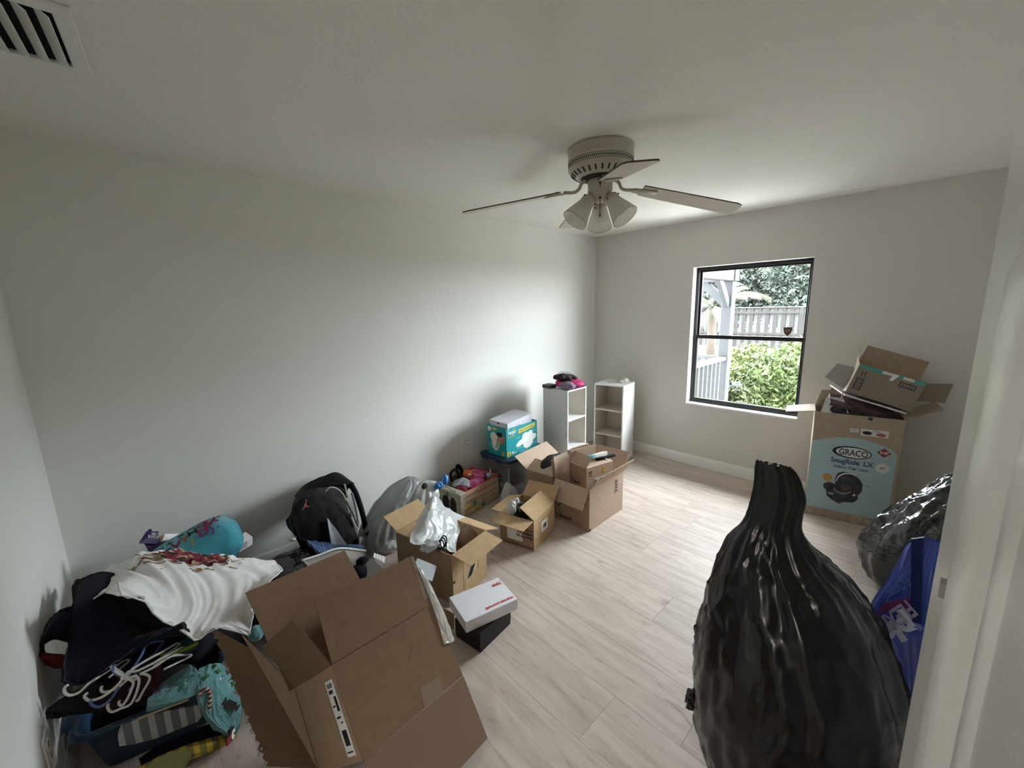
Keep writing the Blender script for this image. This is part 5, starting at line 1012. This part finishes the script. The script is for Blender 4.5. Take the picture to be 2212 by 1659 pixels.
hanger('light blue hanger with the topmost hook', [(-0.185,1.835,0.465),(-0.192,1.835,0.459),(-0.191,1.835,0.438),(-0.179,1.835,0.418),(-0.158,1.835,0.414),(-0.139,1.835,0.431)], [(-0.120,1.860,0.442),(-0.103,1.900,0.449),(-0.069,1.940,0.417)], M_hb)
hanger('light blue hanger whose hook shows below the white hooks', [(-0.252,1.790,0.407),(-0.251,1.790,0.391),(-0.241,1.790,0.374),(-0.224,1.790,0.370),(-0.205,1.790,0.380)], [(-0.181,1.820,0.391),(-0.137,1.880,0.371)], M_hb)
hanger('white hanger, rightmost of the three parallel straight hooks', [(-0.153,1.800,0.321),(-0.147,1.800,0.319),(-0.133,1.800,0.341),(-0.115,1.800,0.366),(-0.108,1.800,0.384),(-0.115,1.800,0.400),(-0.129,1.800,0.413)], [(-0.091,1.830,0.394),(-0.045,1.880,0.371),(0.001,1.930,0.313)], M_hw)
hanger('white hanger, middle one of the three parallel straight hooks', [(-0.216,1.790,0.367),(-0.219,1.790,0.354),(-0.213,1.790,0.331),(-0.190,1.790,0.327),(-0.165,1.790,0.326),(-0.143,1.790,0.366),(-0.134,1.790,0.401),(-0.140,1.790,0.421)], [(-0.162,1.810,0.413),(-0.177,1.820,0.418)], M_hw)
hanger('white hanger, leftmost of the three parallel straight hooks', [(-0.190,1.795,0.355),(-0.193,1.795,0.344),(-0.187,1.795,0.332),(-0.172,1.795,0.346),(-0.156,1.795,0.376),(-0.149,1.795,0.395),(-0.154,1.795,0.412),(-0.165,1.795,0.432)], [(-0.187,1.830,0.444),(-0.198,1.860,0.449)], M_hw)
gc = thing('kids_shirt', 'green and teal top on a hanger beneath the white shirt', 'shirt', (0.0,1.93,0.3))
part('body', Patch([[(-0.064,1.990,0.330),(-0.019,1.990,0.343),(0.026,1.990,0.348)], [(-0.078,1.950,0.346),(-0.023,1.950,0.336),(0.032,1.950,0.342)], [(-0.092,1.930,0.352),(-0.034,1.930,0.320),(0.032,1.930,0.323)]],0.004,12,16).geo(24,18,0.012), mat('dull_teal_cotton',(0.05,0.13,0.15),0.95,var=0.2), gc, True)
part('trim', tube([(-0.106,1.925,0.378),(-0.069,1.925,0.356),(-0.003,1.925,0.345),(0.039,1.925,0.347)],0.007,8,smoothpts=16), mat('lime_trim',(0.22,0.36,0.04),0.9), gc, True)
part('yoke', lump((-0.090,1.925,0.367),(0.03,0.012,0.012),None,0.1,12,17,3), mat('lime_yoke',(0.24,0.40,0.04),0.9), gc, True)
solo('maroon_shirts', Patch([[(-0.226,1.930,0.345),(-0.161,1.930,0.372),(-0.095,1.930,0.377),(-0.076,1.930,0.370)], [(-0.242,1.870,0.342),(-0.177,1.870,0.350),(-0.106,1.870,0.361),(-0.075,1.870,0.354)], [(-0.243,1.830,0.328),(-0.183,1.830,0.308),(-0.123,1.830,0.300),(-0.097,1.830,0.300)]],0.006,9,18).geo(30,30,0.03), mat('maroon_black_cotton',(0.030,0.006,0.009),0.95,var=0.6,vs=12), 'maroon and black tops hanging on the white hangers', 'clothing', True)
# pillow and small things behind
pw = thing('throw_pillow', 'turquoise plush pillow with bright embroidered letters leaning on the wall', 'pillow', (0.15,2.5,0.35))
rows = [[(-0.108,2.620,0.458),(-0.023,2.620,0.496),(0.094,2.620,0.537),(0.186,2.620,0.561),(0.269,2.620,0.553)], [(-0.102,2.500,0.492),(-0.009,2.500,0.522),(0.114,2.500,0.559),(0.213,2.500,0.580),(0.296,2.500,0.547)], [(-0.089,2.420,0.508),(0.012,2.420,0.519),(0.130,2.420,0.535),(0.237,2.420,0.545),(0.301,2.420,0.504)], [(-0.075,2.380,0.504),(0.031,2.380,0.492),(0.146,2.380,0.480),(0.243,2.380,0.481),(0.292,2.380,0.472)], [(-0.038,2.380,0.476),(0.051,2.380,0.446),(0.148,2.380,0.418),(0.224,2.380,0.412),(0.259,2.380,0.421)]]
PP = Patch(rows, 0.003, 7, 19)
part('cover', PP.geo(48,48,0.10), M_teal, pw, True)
cols = {'p':(0.10,0.03,0.22),'r':(0.30,0.02,0.09),'o':(0.40,0.10,0.03),'k':(0.01,0.02,0.025),'y':(0.32,0.30,0.03),'g':(0.02,0.09,0.08)}
mc = {k:mat('thread_'+n_,c,0.9,var=0.2,vs=30) for (k,c),n_ in zip(cols.items(),('purple','crimson','orange','black','yellow','green'))}
for s_, u, v_, sz, c in (('E',0.66,0.13,0.085,'p'),('V',0.55,0.24,0.08,'r'),('Y',0.50,0.34,0.07,'o'),('H',0.37,0.42,0.075,'k'),('O',0.27,0.54,0.07,'r'),('S',0.21,0.64,0.065,'o'),('D',0.13,0.80,0.06,'k'),
                     ('J',0.66,0.41,0.06,'y'),('D',0.56,0.50,0.075,'r'),('E',0.44,0.59,0.075,'r'),('A',0.34,0.68,0.075,'r'),('J',0.60,0.64,0.05,'p'),('.',0.52,0.72,0.06,'p'),
                     ('I',0.36,0.10,0.045,'g'),("'",0.32,0.18,0.045,'g'),('L',0.30,0.15,0.045,'g'),('A',0.26,0.24,0.045,'g'),('M',0.17,0.36,0.04,'g'),('N',0.10,0.48,0.04,'g')):
    o, r, w = onpatch(PP,u*0.68+0.02,v_*0.85+0.08); part('lettering', text(s_,sz*0.85,o,r,w,0.0016), mc[c], pw)
pu = thing('purple_box', 'torn dark purple carton with small white print behind the pillow', 'box', (-0.048,2.660,0.502))
a_ = [V((-0.095,2.600,0.554)), V((-0.031,2.620,0.509)), V((-0.018,2.660,0.559)), V((-0.062,2.660,0.578))]
M_pur = mat('purple_print',(0.035,0.015,0.09),0.5,var=0.2)
part('flap', slab(*a_,0.005), M_pur, pu); part('tab', slab((-0.057,2.660,0.573),(-0.042,2.660,0.567),(-0.042,2.670,0.578),(-0.054,2.670,0.581),0.004), M_pur, pu)
part('side', slab((-0.076,2.620,0.535),(-0.019,2.660,0.515),(-0.017,2.620,0.453),(-0.066,2.600,0.499),0.005), M_pur, pu)
part('inner_flap', slab((-0.023,2.665,0.536),(0.002,2.700,0.513),(-0.013,2.700,0.488),(-0.023,2.665,0.497),0.004), M_kraftd, pu)
part('white_flap', slab((-0.013,2.700,0.488),(0.050,2.740,0.451),(0.072,2.780,0.458),(0.004,2.740,0.501),0.004), M_lw, pu)
part('edge', slab((-0.019,2.690,0.487),(0.051,2.730,0.452),(0.038,2.710,0.450),(-0.023,2.670,0.481),0.004), M_pur, pu)
part('body', slab((-0.023,2.680,0.479),(0.062,2.750,0.433),(0.054,2.700,0.329),(-0.035,2.620,0.410),0.006), M_pur, pu)
nn_ = (a_[1]-a_[0]).cross(a_[3]-a_[0]).normalized(); nn_ = nn_ if nn_.y < 0 else -nn_
part('lettering', text('EASY', 0.022, a_[0].lerp(a_[2],0.42)+nn_*0.004, a_[1]-a_[0], a_[3]-a_[0]), M_lw, pu)
part('flower_print', flat([(0.016*(1 if i%2 else 0.45)*math.cos(i*PI/6),0.016*(1 if i%2 else 0.45)*math.sin(i*PI/6)) for i in range(12)], a_[0].lerp(a_[2],0.72)+nn_*0.004, a_[1]-a_[0], a_[3]-a_[0]), mat('grey_flower_print',(0.35,0.33,0.37),0.7), pu)
wx = thing('white_box', 'small white carton with fine grey print right of the turquoise pillow', 'box', (0.273,2.450,0.383), rad(20))
Mx = frame((0.251,2.430,0.402), (0.95,0.35,0.05), (0.05,-0.3,0.9))
part('body', T(bb((0,0,-0.06),(0.10,0.055,0),0.002), Mx), M_paper, wx)
for k in range(5): part('print', T(bb((0.012,0.012+0.008*k,0.0003),(0.07,0.015+0.008*k,0.0009)), Mx), M_greyf, wx)
# black bag, plaid shirt
solo('trash_bag', lump((0.55,2.38,0.10),(0.25,0.28,0.17),None,0.13,6,111,5), M_shinybag, 'slumped black trash bag on the floor between pillow and backpack', 'bag', True)
M_plaid = wave_mat('blue_plaid', (0.02,0.04,0.10), (0.11,0.19,0.34), 22, 'X', 0.95, 0.55)
solo('plaid_shirt', Patch([[(0.621,2.500,0.304),(0.691,2.500,0.264),(0.783,2.500,0.197),(0.957,2.500,0.106)], [(0.611,2.380,0.321),(0.692,2.380,0.273),(0.769,2.380,0.225),(0.917,2.380,0.151)], [(0.628,2.300,0.299),(0.690,2.300,0.268),(0.767,2.300,0.232),(0.884,2.300,0.177)]],0.012,10,21).geo(40,24,0.012), M_plaid, 'blue plaid shirt at the foot of the backpack', 'shirt', True)
solo('small_trinkets', lump((0.548,2.500,0.342),(0.02,0.02,0.012),None,0.3,30,22,3), M_cream, 'small cream trinket on the black trash bag left of the backpack', 'trinket', True)

# ------------------------------------------------------------------ backpack
bp_ = thing('backpack', 'black backpack with pale trims leaning against the long wall', 'backpack', (0.86,2.62,0.0))
def rowsY(*a): return a
PK = Patch([[(0.700,2.740,0.539),(0.801,2.740,0.545),(0.904,2.740,0.518),(0.995,2.740,0.465)], [(0.605,2.620,0.509),(0.708,2.620,0.524),(0.828,2.620,0.502),(0.921,2.620,0.427)], [(0.570,2.560,0.437),(0.669,2.560,0.435),(0.807,2.560,0.415),(0.918,2.560,0.327)], [(0.573,2.540,0.329),(0.682,2.540,0.307),(0.805,2.540,0.271),(0.934,2.540,0.184)], [(0.593,2.550,0.248),(0.701,2.550,0.193),(0.826,2.550,0.143),(0.953,2.550,0.072)]],0.004,6,31)
part('body', PK.geo(44,44,0.15), M_greyf, bp_, True)
part('front_pocket', Patch([[(0.597,2.550,0.521),(0.644,2.550,0.546),(0.708,2.550,0.529),(0.758,2.550,0.477)], [(0.566,2.500,0.506),(0.625,2.500,0.516),(0.702,2.500,0.494),(0.753,2.500,0.435)], [(0.559,2.470,0.432),(0.619,2.470,0.423),(0.695,2.470,0.392),(0.740,2.470,0.358)], [(0.581,2.480,0.330),(0.639,2.480,0.283),(0.704,2.480,0.242),(0.743,2.480,0.237)]],0.003,6,32).geo(36,36,0.06), M_blackf, bp_, True)
part('top_flap', Patch([[(0.668,2.800,0.478),(0.731,2.800,0.529),(0.852,2.800,0.550),(0.945,2.800,0.545),(1.049,2.800,0.428)], [(0.635,2.700,0.510),(0.716,2.700,0.540),(0.832,2.700,0.553),(0.923,2.700,0.544),(1.009,2.700,0.476)], [(0.633,2.660,0.522),(0.710,2.660,0.529),(0.816,2.660,0.532),(0.913,2.660,0.506),(0.975,2.660,0.496)]],0.004,8,33).geo(40,20,0.03), M_blackf, bp_, True)
M_trimg = mat('grey_piping',(0.45,0.42,0.36),0.5)
part('piping', tube([(0.762,2.520,0.557),(0.794,2.520,0.574),(0.835,2.520,0.551),(0.870,2.520,0.495),(0.884,2.520,0.426),(0.893,2.520,0.364)],0.005,8,smoothpts=30), M_trimg, bp_, True)
part('cord', tube([(0.876,2.500,0.461),(0.892,2.500,0.411),(0.909,2.500,0.359),(0.922,2.500,0.305),(0.936,2.500,0.256)],0.006,8,smoothpts=24), mat('speckled_cord',(0.12,0.12,0.12),0.6,var=0.9,vs=120), bp_, True)
part('strap', tube([(0.957,2.620,0.514),(0.985,2.620,0.438),(1.008,2.620,0.338),(1.024,2.620,0.228),(1.028,2.620,0.128),(1.010,2.620,0.072)],[0.018]*6,8,smoothpts=30), M_blackf, bp_, True)
part('strap_edge', tube([(0.890,2.540,0.558),(0.896,2.540,0.505),(0.899,2.540,0.465)],0.006,6,smoothpts=10), M_trimg, bp_, True)
part('strap_edge', tube([(0.927,2.530,0.488),(0.940,2.530,0.402),(0.947,2.530,0.307),(0.949,2.530,0.259)],0.007,6,smoothpts=14), mat('grey_strap',(0.25,0.26,0.28),0.6), bp_, True)
part('zipper_pull', tube([(0.894,2.490,0.343),(0.907,2.490,0.292),(0.912,2.490,0.244),(0.922,2.490,0.220),(0.922,2.490,0.253),(0.910,2.490,0.284)],0.006,8,smoothpts=20), M_trimg, bp_, True)
part('side_panel', slab((0.736,2.455,0.418),(0.749,2.460,0.393),(0.776,2.460,0.212),(0.745,2.455,0.234),0.006), mat('light_grey_fabric',(0.42,0.42,0.46),0.8,var=0.1,vs=20), bp_)
part('side_panel', slab((0.750,2.465,0.390),(0.787,2.470,0.314),(0.843,2.470,0.177),(0.774,2.465,0.210),0.006), mat('mid_grey_fabric',(0.27,0.27,0.29),0.8,var=0.1,vs=20), bp_)
part('loose_strap', tube([(0.999,2.550,0.152),(1.032,2.550,0.155),(1.068,2.550,0.105),(1.084,2.550,0.055),(1.062,2.550,0.030),(1.021,2.550,0.034),(0.998,2.550,0.066)],0.009,6,smoothpts=24), M_blackf, bp_, True)
part('mesh_base', slab((0.944,2.530,0.167),(0.994,2.550,0.137),(0.985,2.550,0.071),(0.938,2.530,0.108),0.01), mat('grey_mesh',(0.22,0.21,0.19),0.8), bp_)
lg = V((0.627,2.455,0.538)); rr_ = V((0.96,0.1,0)); uu_ = V((0,0.15,1))
fig = [(0.006,0.028),(0.010,0.026),(0.005,0.010),(0.004,0.000),(0.012,-0.008),(0.013,-0.013),(0.009,-0.013),(0.0,-0.005),(-0.014,-0.014),(-0.018,-0.013),(-0.006,-0.001),(-0.005,0.006),(-0.001,0.008),(0.001,0.012)]
part('jumping_figure_logo', flat([(x*1.35,y*1.35) for x,y in fig], lg, rr_, uu_, 0.002), mat('dusty_red_thread',(0.30,0.10,0.08),0.8), bp_)

# ------------------------------------------------------------------ car seat carton by the window, with junk and a carton on top
M_box = mat('tan_car_seat_carton',(0.40,0.32,0.23),0.8,var=0.05,vs=20); M_wi = mat('white_lined_card',(0.68,0.68,0.66),0.7); M_aq = mat('pale_aqua_print_panel',(0.38,0.52,0.56),0.5,var=0.04,vs=6)
gx = carton('car_seat_box', 'tall car seat carton with a pale blue front standing by the window', (3.711,0.589,0), rad(-79), 0.50, 0.28, 0.83, {'x0':(100,0.19,0.02),'x1':(62,0.20,0.0),'y1':(4,0.12,0.03)}, M_box)
pts = [(0.0,0.07),(0.485,0.07),(0.485,0.575)]+[(0.485-0.485*i/16, 0.575+0.085*math.sin(PI*(0.06+0.88*i/16))**0.9) for i in range(1,16)]+[(0.0,0.605)]
pan = pr(gx,'y0',pts,M_aq,'blue_panel')
lo = pr(gx,'y0',oval(0.24,0.548,0.112,0.046,40),M_greyf,'oval_logo',o=0.0016); pr(gx,'y0',oval(0.247,0.548,0.099,0.038,40),M_wi,'oval_logo',lo,o=0.0024)
M_dg = mat('dark_slate_ink',(0.06,0.06,0.075),0.6); M_ind = mat('indigo_ink',(0.08,0.09,0.20),0.6)
wr(gx,'y0','GRACO',0.064,0.165,0.526,M_dg,bold=0.0012,width=0.165,o=0.0034)
wr(gx,'y0','SnugRide',0.052,0.125,0.458,M_ind,bold=0.0012,width=0.165,o=0.002); wr(gx,'y0','LX',0.052,0.312,0.458,M_ind,bold=0.0012,width=0.055,o=0.002)
wr(gx,'y0','Infant Car Seat',0.032,0.145,0.418,M_dg,width=0.20,o=0.002)
rd_ = pr(gx,'y0',[(0.375,0.578),(0.415,0.613),(0.455,0.578),(0.415,0.543)],mat('brick_red_print',(0.30,0.07,0.06),0.6),'diamond_badge',o=0.0016); wr(gx,'y0','R-67',0.024,0.393,0.571,M_lw,o=0.003,bold=0.0006)
b1_ = pr(gx,'y0',oval(0.418,0.462,0.036,0.036),M_wi,'round_badge',o=0.0016); wr(gx,'y0','#1',0.03,0.404,0.455,M_dg,o=0.003)
pr(gx,'y0',oval(0.118,0.328,0.028,0.030),mat('amber_print',(0.50,0.27,0.08),0.6,var=0.1),'round_badge',o=0.0016)
se = pr(gx,'y0',[(0.10,0.275),(0.135,0.295),(0.17,0.285),(0.165,0.33),(0.175,0.375),(0.205,0.392),(0.25,0.39),(0.30,0.36),(0.325,0.32),(0.325,0.26),(0.305,0.225),(0.31,0.20),(0.285,0.165),(0.23,0.155),(0.205,0.135),(0.16,0.155),(0.125,0.185),(0.12,0.225),(0.10,0.245)],mat('seat_photo_print',(0.05,0.05,0.055),0.6,var=0.5,vs=25),'car_seat_picture',o=0.0016)
pr(gx,'y0',arcband(0.245,0.315,0.07,60,185,0.004,0.008,16),M_lw,'handle_highlight',se,o=0.0026)
pr(gx,'y0',arcband(0.215,0.275,0.055,200,340,0.006,0.016,14),mat('mid_grey_print',(0.20,0.20,0.21),0.6),'seat_highlight',se,o=0.0026); pr(gx,'y0',oval(0.235,0.275,0.03,0.024),mat('dusky_print',(0.11,0.08,0.08),0.6,var=0.4,vs=40),'seat_cushion',se,o=0.0026)
pr(gx,'y0',oval(0.15,0.205,0.02,0.010),mat('grey_highlight_print',(0.25,0.25,0.26),0.6),'seat_highlight',se,o=0.0026); pr(gx,'y0',oval(0.285,0.225,0.007,0.008),M_wi,'seat_highlight',se,o=0.0026)
wr(gx,'y0','easy',0.018,0.335,0.305,M_dg,o=0.002)
s1 = pr(gx,'y0',rect(0.215,0.705,0.262,0.732),M_wi,'sticker',o=0.0016); pr(gx,'y0',rect(0.225,0.712,0.252,0.726),mat('grey_print',(0.45,0.45,0.45),0.7),'print',s1,o=0.0026)
s2 = pr(gx,'y0',rect(0.275,0.688,0.425,0.738),M_wi,'sticker',o=0.0016); pr(gx,'y0',oval(0.31,0.710,0.026,0.013),M_greyf,'print',s2,o=0.0026); pr(gx,'y0',oval(0.385,0.705,0.026,0.013),mat('faded_red_print',(0.40,0.12,0.12),0.7),'print',s2,o=0.0026); wr(gx,'y0','asanus',0.014,0.34,0.724,M_ink,o=0.003)
pr(gx,'y0',rect(0.29,0.012,0.345,0.058),mat('tan_pale_print',(0.50,0.43,0.33),0.8),'print'); pr(gx,'y0',oval(0.318,0.035,0.017,0.013),M_box,'print',o=0.0016); pr(gx,'y0',rect(0.01,0.015,0.055,0.05),bpy.data.materials['tan_pale_print'],'print'); pr(gx,'y0',rect(0.36,0.02,0.44,0.05),bpy.data.materials['tan_pale_print'],'print')
GM = MW['car_seat_box']
def gl(x,y,z): return GM @ V((x,y,z))
solo('cardboard_sheet', slab(gl(0.03,0.05,0.80),gl(0.20,0.05,0.83),gl(0.16,0.11,0.93),gl(0.06,0.10,0.93),0.004), M_wi, 'white card sheet sticking up at the left of the car seat carton', 'cardboard')
solo('cardboard_sheet', slab(gl(0.0,0.27,0.80),gl(0.22,0.27,0.83),gl(0.20,0.30,0.965),gl(0.10,0.30,0.975),0.004), M_kraftd, 'dark brown card flap at the back of the car seat carton', 'cardboard')
jt = solo('dark_clutter', J(lump(gl(0.15,0.125,0.835),(0.10,0.06,0.045),None,0.2,14,121), lump(gl(0.34,0.125,0.82),(0.12,0.06,0.035),None,0.2,14,122)), mat('dark_clutter',(0.05,0.05,0.055),0.7,var=0.8,vs=14), 'dark folded clutter filling the top of the car seat carton', 'clutter', True)
bgx = solo('board_game_box', slab(gl(0.08,0.03,0.895),gl(0.46,0.03,0.825),gl(0.46,0.22,0.84),gl(0.08,0.22,0.93),0.028), mat('red_grey_game_print',(0.10,0.055,0.06),0.6,var=0.8,vs=12), 'flat red and grey box lying under the white-edged sheet', 'box')
solo('cardboard_sheet', slab((3.700,0.431,0.981),(3.780,0.101,0.882),gl(0.47,0.24,0.885),gl(0.08,0.24,1.0),0.008), M_wi, 'white-edged sheet right under the tilted top carton', 'cardboard')
solo('pencil', tube([(3.700,0.443,0.942),(3.730,0.441,0.992)],0.006,8), M_tan, 'short pale stick standing at the left of the top carton', 'stick')
tR = (Matrix.Rotation(rad(-73.9),4,'Z') @ Matrix.Rotation(rad(-7.4),4,'X') @ Matrix.Rotation(rad(17.6),4,'Y')).to_3x3()
M_tk = mat('taupe_cardboard',(0.27,0.22,0.17),0.85,var=0.06,vs=20)
tc_ = thing('cardboard_box', 'open taupe carton with teal tape tilted on top of the car seat carton', 'box', (3.72,0.426,1.007), R=tR); tw, tdp, thh = 0.371, 0.13, 0.212; tc_['dims'] = (tw,tdp,thh)
part('bottom_panel', slab((0,0,0),(tw,0,0),(tw,0,thh),(0,0,thh),0.004), M_tk, tc_, local=True)
part('side_panel', slab((0,0,0),(0,tdp,0),(0,tdp,thh),(0,0,thh),0.004), M_tk, tc_, local=True); part('side_panel', slab((tw,0,0),(tw,tdp,0),(tw,tdp,thh),(tw,0,thh),0.004), M_tk, tc_, local=True)
part('side_panel', slab((0,0,0),(tw,0,0),(tw,tdp,0),(0,tdp,0),0.004), M_tk, tc_, local=True); part('side_panel', slab((0,0,thh),(tw,0,thh),(tw,tdp,thh),(0,tdp,thh),0.004), M_tk, tc_, local=True)
part('flap', slab((0.004,tdp,thh),(tw-0.004,tdp,thh),(tw+0.005,tdp+0.05,thh+0.15),(0.02,tdp+0.05,thh+0.15),0.004), M_kraftd, tc_, local=True)
part('flap', slab((-0.001,tdp,0.012),(-0.001,tdp,thh-0.03),(-0.10,tdp+0.02,thh-0.035),(-0.135,tdp+0.02,0.055),0.004), mat('pale_grey_card',(0.36,0.36,0.34),0.8), tc_, local=True)
part('flap', slab((-0.001,0.02,thh),(-0.001,tdp,thh),(-0.02,tdp,thh+0.12),(-0.012,0.09,thh+0.05),0.003), M_kraftd, tc_, local=True)
part('flap', slab((tw+0.001,tdp,0.07),(tw+0.001,tdp,thh-0.01),(tw+0.165,tdp+0.02,thh+0.05),(tw+0.175,tdp+0.02,0.125),0.004), M_tk, tc_, local=True)
M_tt = mat('teal_tape',(0.05,0.36,0.30),0.35)
pr(tc_,'y0',rect(0.0,0.188,0.135,0.207),M_tt,'tape',o=0.0028); pr(tc_,'y0',rect(0.135,0.188,0.215,0.207),M_wi,'tape',o=0.0028); pr(tc_,'y0',[(0.198,0.206),(0.225,0.206),(0.205,0.158),(0.185,0.158)],M_lw,'tape',o=0.0040); pr(tc_,'y0',rect(0.22,0.188,0.25,0.207),M_tt,'tape',o=0.0028); pr(tc_,'y0',rect(0.25,0.188,0.31,0.207),M_wi,'tape',o=0.0028); pr(tc_,'y0',rect(0.31,0.186,0.371,0.207),M_tt,'tape',o=0.0028)
for k in range(2): pr(tc_,'y0',[(0.03+k*.018,0.155),(0.036+k*.018,0.165),(0.042+k*.018,0.155),(0.038+k*.018,0.155),(0.038+k*.018,0.125),(0.034+k*.018,0.125),(0.034+k*.018,0.155)],M_ink,'arrow_mark',o=0.0028)
b2_ = pr(tc_,'y0',rect(0.02,0.03,0.065,0.115),M_dg,'symbol_panel',o=0.0028); 
for k in range(5): pr(tc_,'y0',rect(0.027,0.037+k*0.015,0.058,0.047+k*0.015),M_tk,'symbol',b2_,o=0.0040)
b3_ = pr(tc_,'y0',rect(0.245,0.135,0.335,0.17),M_dg,'symbol_panel',o=0.0028)
for k in range(5): pr(tc_,'y0',rect(0.251+k*0.0165,0.141,0.263+k*0.0165,0.164),M_tk,'symbol',b3_,o=0.0040)

# ------------------------------------------------------------------ trash bags at the right
B1 = thing('trash_bag', 'large standing black trash bag with a tall open neck in the right foreground', 'bag', (1.42,0.16,0))
part('sack', bag([(1.43,0.125,0.0,0.25,0.24,0),(1.43,0.16,0.08,0.29,0.275,0),(1.42,0.192,0.2,0.30,0.285,0),(1.42,0.203,0.39,0.30,0.29,0),(1.42,0.215,0.55,0.27,0.268,0),(1.42,0.228,0.68,0.22,0.232,0),(1.42,0.255,0.79,0.16,0.178,0),(1.405,0.285,0.87,0.09,0.122,0),(1.395,0.296,0.94,0.04,0.077,0.05),(1.39,0.294,1.00,0.024,0.067,0.05),(1.39,0.288,1.055,0.018,0.066,0.05),(1.39,0.294,1.10,0.014,0.059,0.05),(1.388,0.303,1.135,0.010,0.050,0.05),(1.386,0.312,1.155,0.006,0.040,0.05)],128,150,0.016,1.3,0.013), M_blackbag, B1, True)
part('tie_knot', J(lump((1.300,0.465,0.241),(0.03,0.022,0.028),None,0.45,24,131), lump((1.310,0.448,0.305),(0.012,0.014,0.026),None,0.4,30,132,3), lump((1.310,0.436,0.220),(0.014,0.014,0.018),None,0.4,30,133,3)), M_blackbag, B1, True)
solo('trash_bag', bag([(3.12,-0.13,0.0,0.22,0.22,0),(3.12,-0.13,0.06,0.29,0.29,0),(3.12,-0.14,0.2,0.32,0.33,0),(3.10,-0.17,0.34,0.29,0.29,0),(3.10,-0.20,0.47,0.23,0.24,0),(3.10,-0.23,0.58,0.17,0.20,0),(3.10,-0.25,0.68,0.12,0.14,0),(3.1,-0.25,0.76,0.06,0.08,0),(3.1,-0.22,0.80,0.05,0.08,0),(3.1,-0.2,0.84,0.03,0.06,0)],110,110,0.025,2.6,0.02), M_shinybag, 'shiny crinkled black trash bag beyond the blue tote by the door', 'bag', True)
solo('trash_bag', bag([(2.35,-0.42,0.0,0.16,0.13,0),(2.35,-0.42,0.1,0.2,0.16,0),(2.36,-0.41,0.4,0.19,0.15,0),(2.36,-0.38,0.6,0.16,0.15,0),(2.36,-0.30,0.74,0.10,0.13,0),(2.36,-0.22,0.80,0.05,0.09,0),(2.36,-0.2,0.82,0.01,0.02,0)],90,70,0.02,3.9,0.02), M_shinybag, 'crinkled black trash bag hidden mostly behind the door, above the blue tote', 'bag', True)
BT = thing('storage_tote_bag', 'blue plastic zip storage tote leaning behind the big black trash bag', 'bag', (2.1,-0.05,0))
PT = Patch([[(2.120,-0.006,0.698),(2.120,-0.038,0.741),(2.120,-0.068,0.744),(2.120,-0.104,0.746)], [(2.050,0.027,0.585),(2.050,-0.023,0.614),(2.050,-0.064,0.638),(2.050,-0.110,0.653)], [(2.000,0.070,0.449),(2.000,-0.001,0.482),(2.000,-0.062,0.505),(2.000,-0.120,0.516)], [(1.980,0.048,0.397),(1.980,-0.017,0.403),(1.980,-0.072,0.418),(1.980,-0.124,0.435)], [(2.020,0.019,0.284),(2.020,-0.034,0.289),(2.020,-0.084,0.302),(2.020,-0.132,0.315)], [(2.050,-0.017,0.181),(2.050,-0.060,0.158),(2.050,-0.100,0.156),(2.050,-0.143,0.158)], [(2.1,-0.02,0.02),(2.1,-0.08,0.01),(2.1,-0.12,0.01),(2.1,-0.2,0.01)]],0.010,9,41)
part('sack', PT.geo(70,50,0.16), M_bluebag, BT, True)
def onX(P,u,v,off=0.006): 
    a = P.at(u,v,off); b = P.at(u,v,-off); return a if a.x < b.x else b
zs = []
part('zipper_band', J(slab((1.985,-0.011,0.781),(1.985,-0.042,0.801),(1.955,-0.071,0.485),(1.955,-0.046,0.476),0.012)), mat('dark_blue_plastic',(0.012,0.025,0.13),0.3,spec=0.6), BT)
part('zip_end', lump((1.950,-0.059,0.467),(0.012,0.02,0.012),None,0.2,20,142,3), mat('clear_blue_zip',(0.15,0.2,0.45),0.25), BT, True)
fo = onX(PT,0.40,0.25,0.01); 
def place(px_o, px_r, px_u): return px_o, V(px_r)-V(px_o), V(px_u)-V(px_o)
part('magenta_panel', slab((1.958,0.048,0.451),(1.962,-0.039,0.514),(1.975,-0.033,0.561),(1.970,0.034,0.499),0.004), mat('magenta_print',(0.14,0.03,0.13),0.5), BT)
o, r, u = place((1.955,-0.025,0.553), (1.945,0.031,0.455), (1.945,-0.035,0.525)); part('lettering', text('FLEXIBLE',0.07,o,r,u,0.002,0.2,0.20), mat('lilac_print',(0.35,0.30,0.45),0.5), BT)
o, r, u = place((1.945,-0.036,0.499), (1.940,0.026,0.421), (1.940,-0.045,0.469)); part('lettering', text('ploc',0.085,o,r,u,0.006,0.2,0.19), mat('white_tote_print',(0.60,0.66,0.80),0.4), BT)
o, r, u = place((2.000,-0.019,0.630), (2.000,0.021,0.570), (2.000,-0.026,0.606)); part('lettering', text('TOTE',0.045,o,r,u,0.001,0.2), mat('pale_blue_print',(0.12,0.17,0.5),0.5), BT)
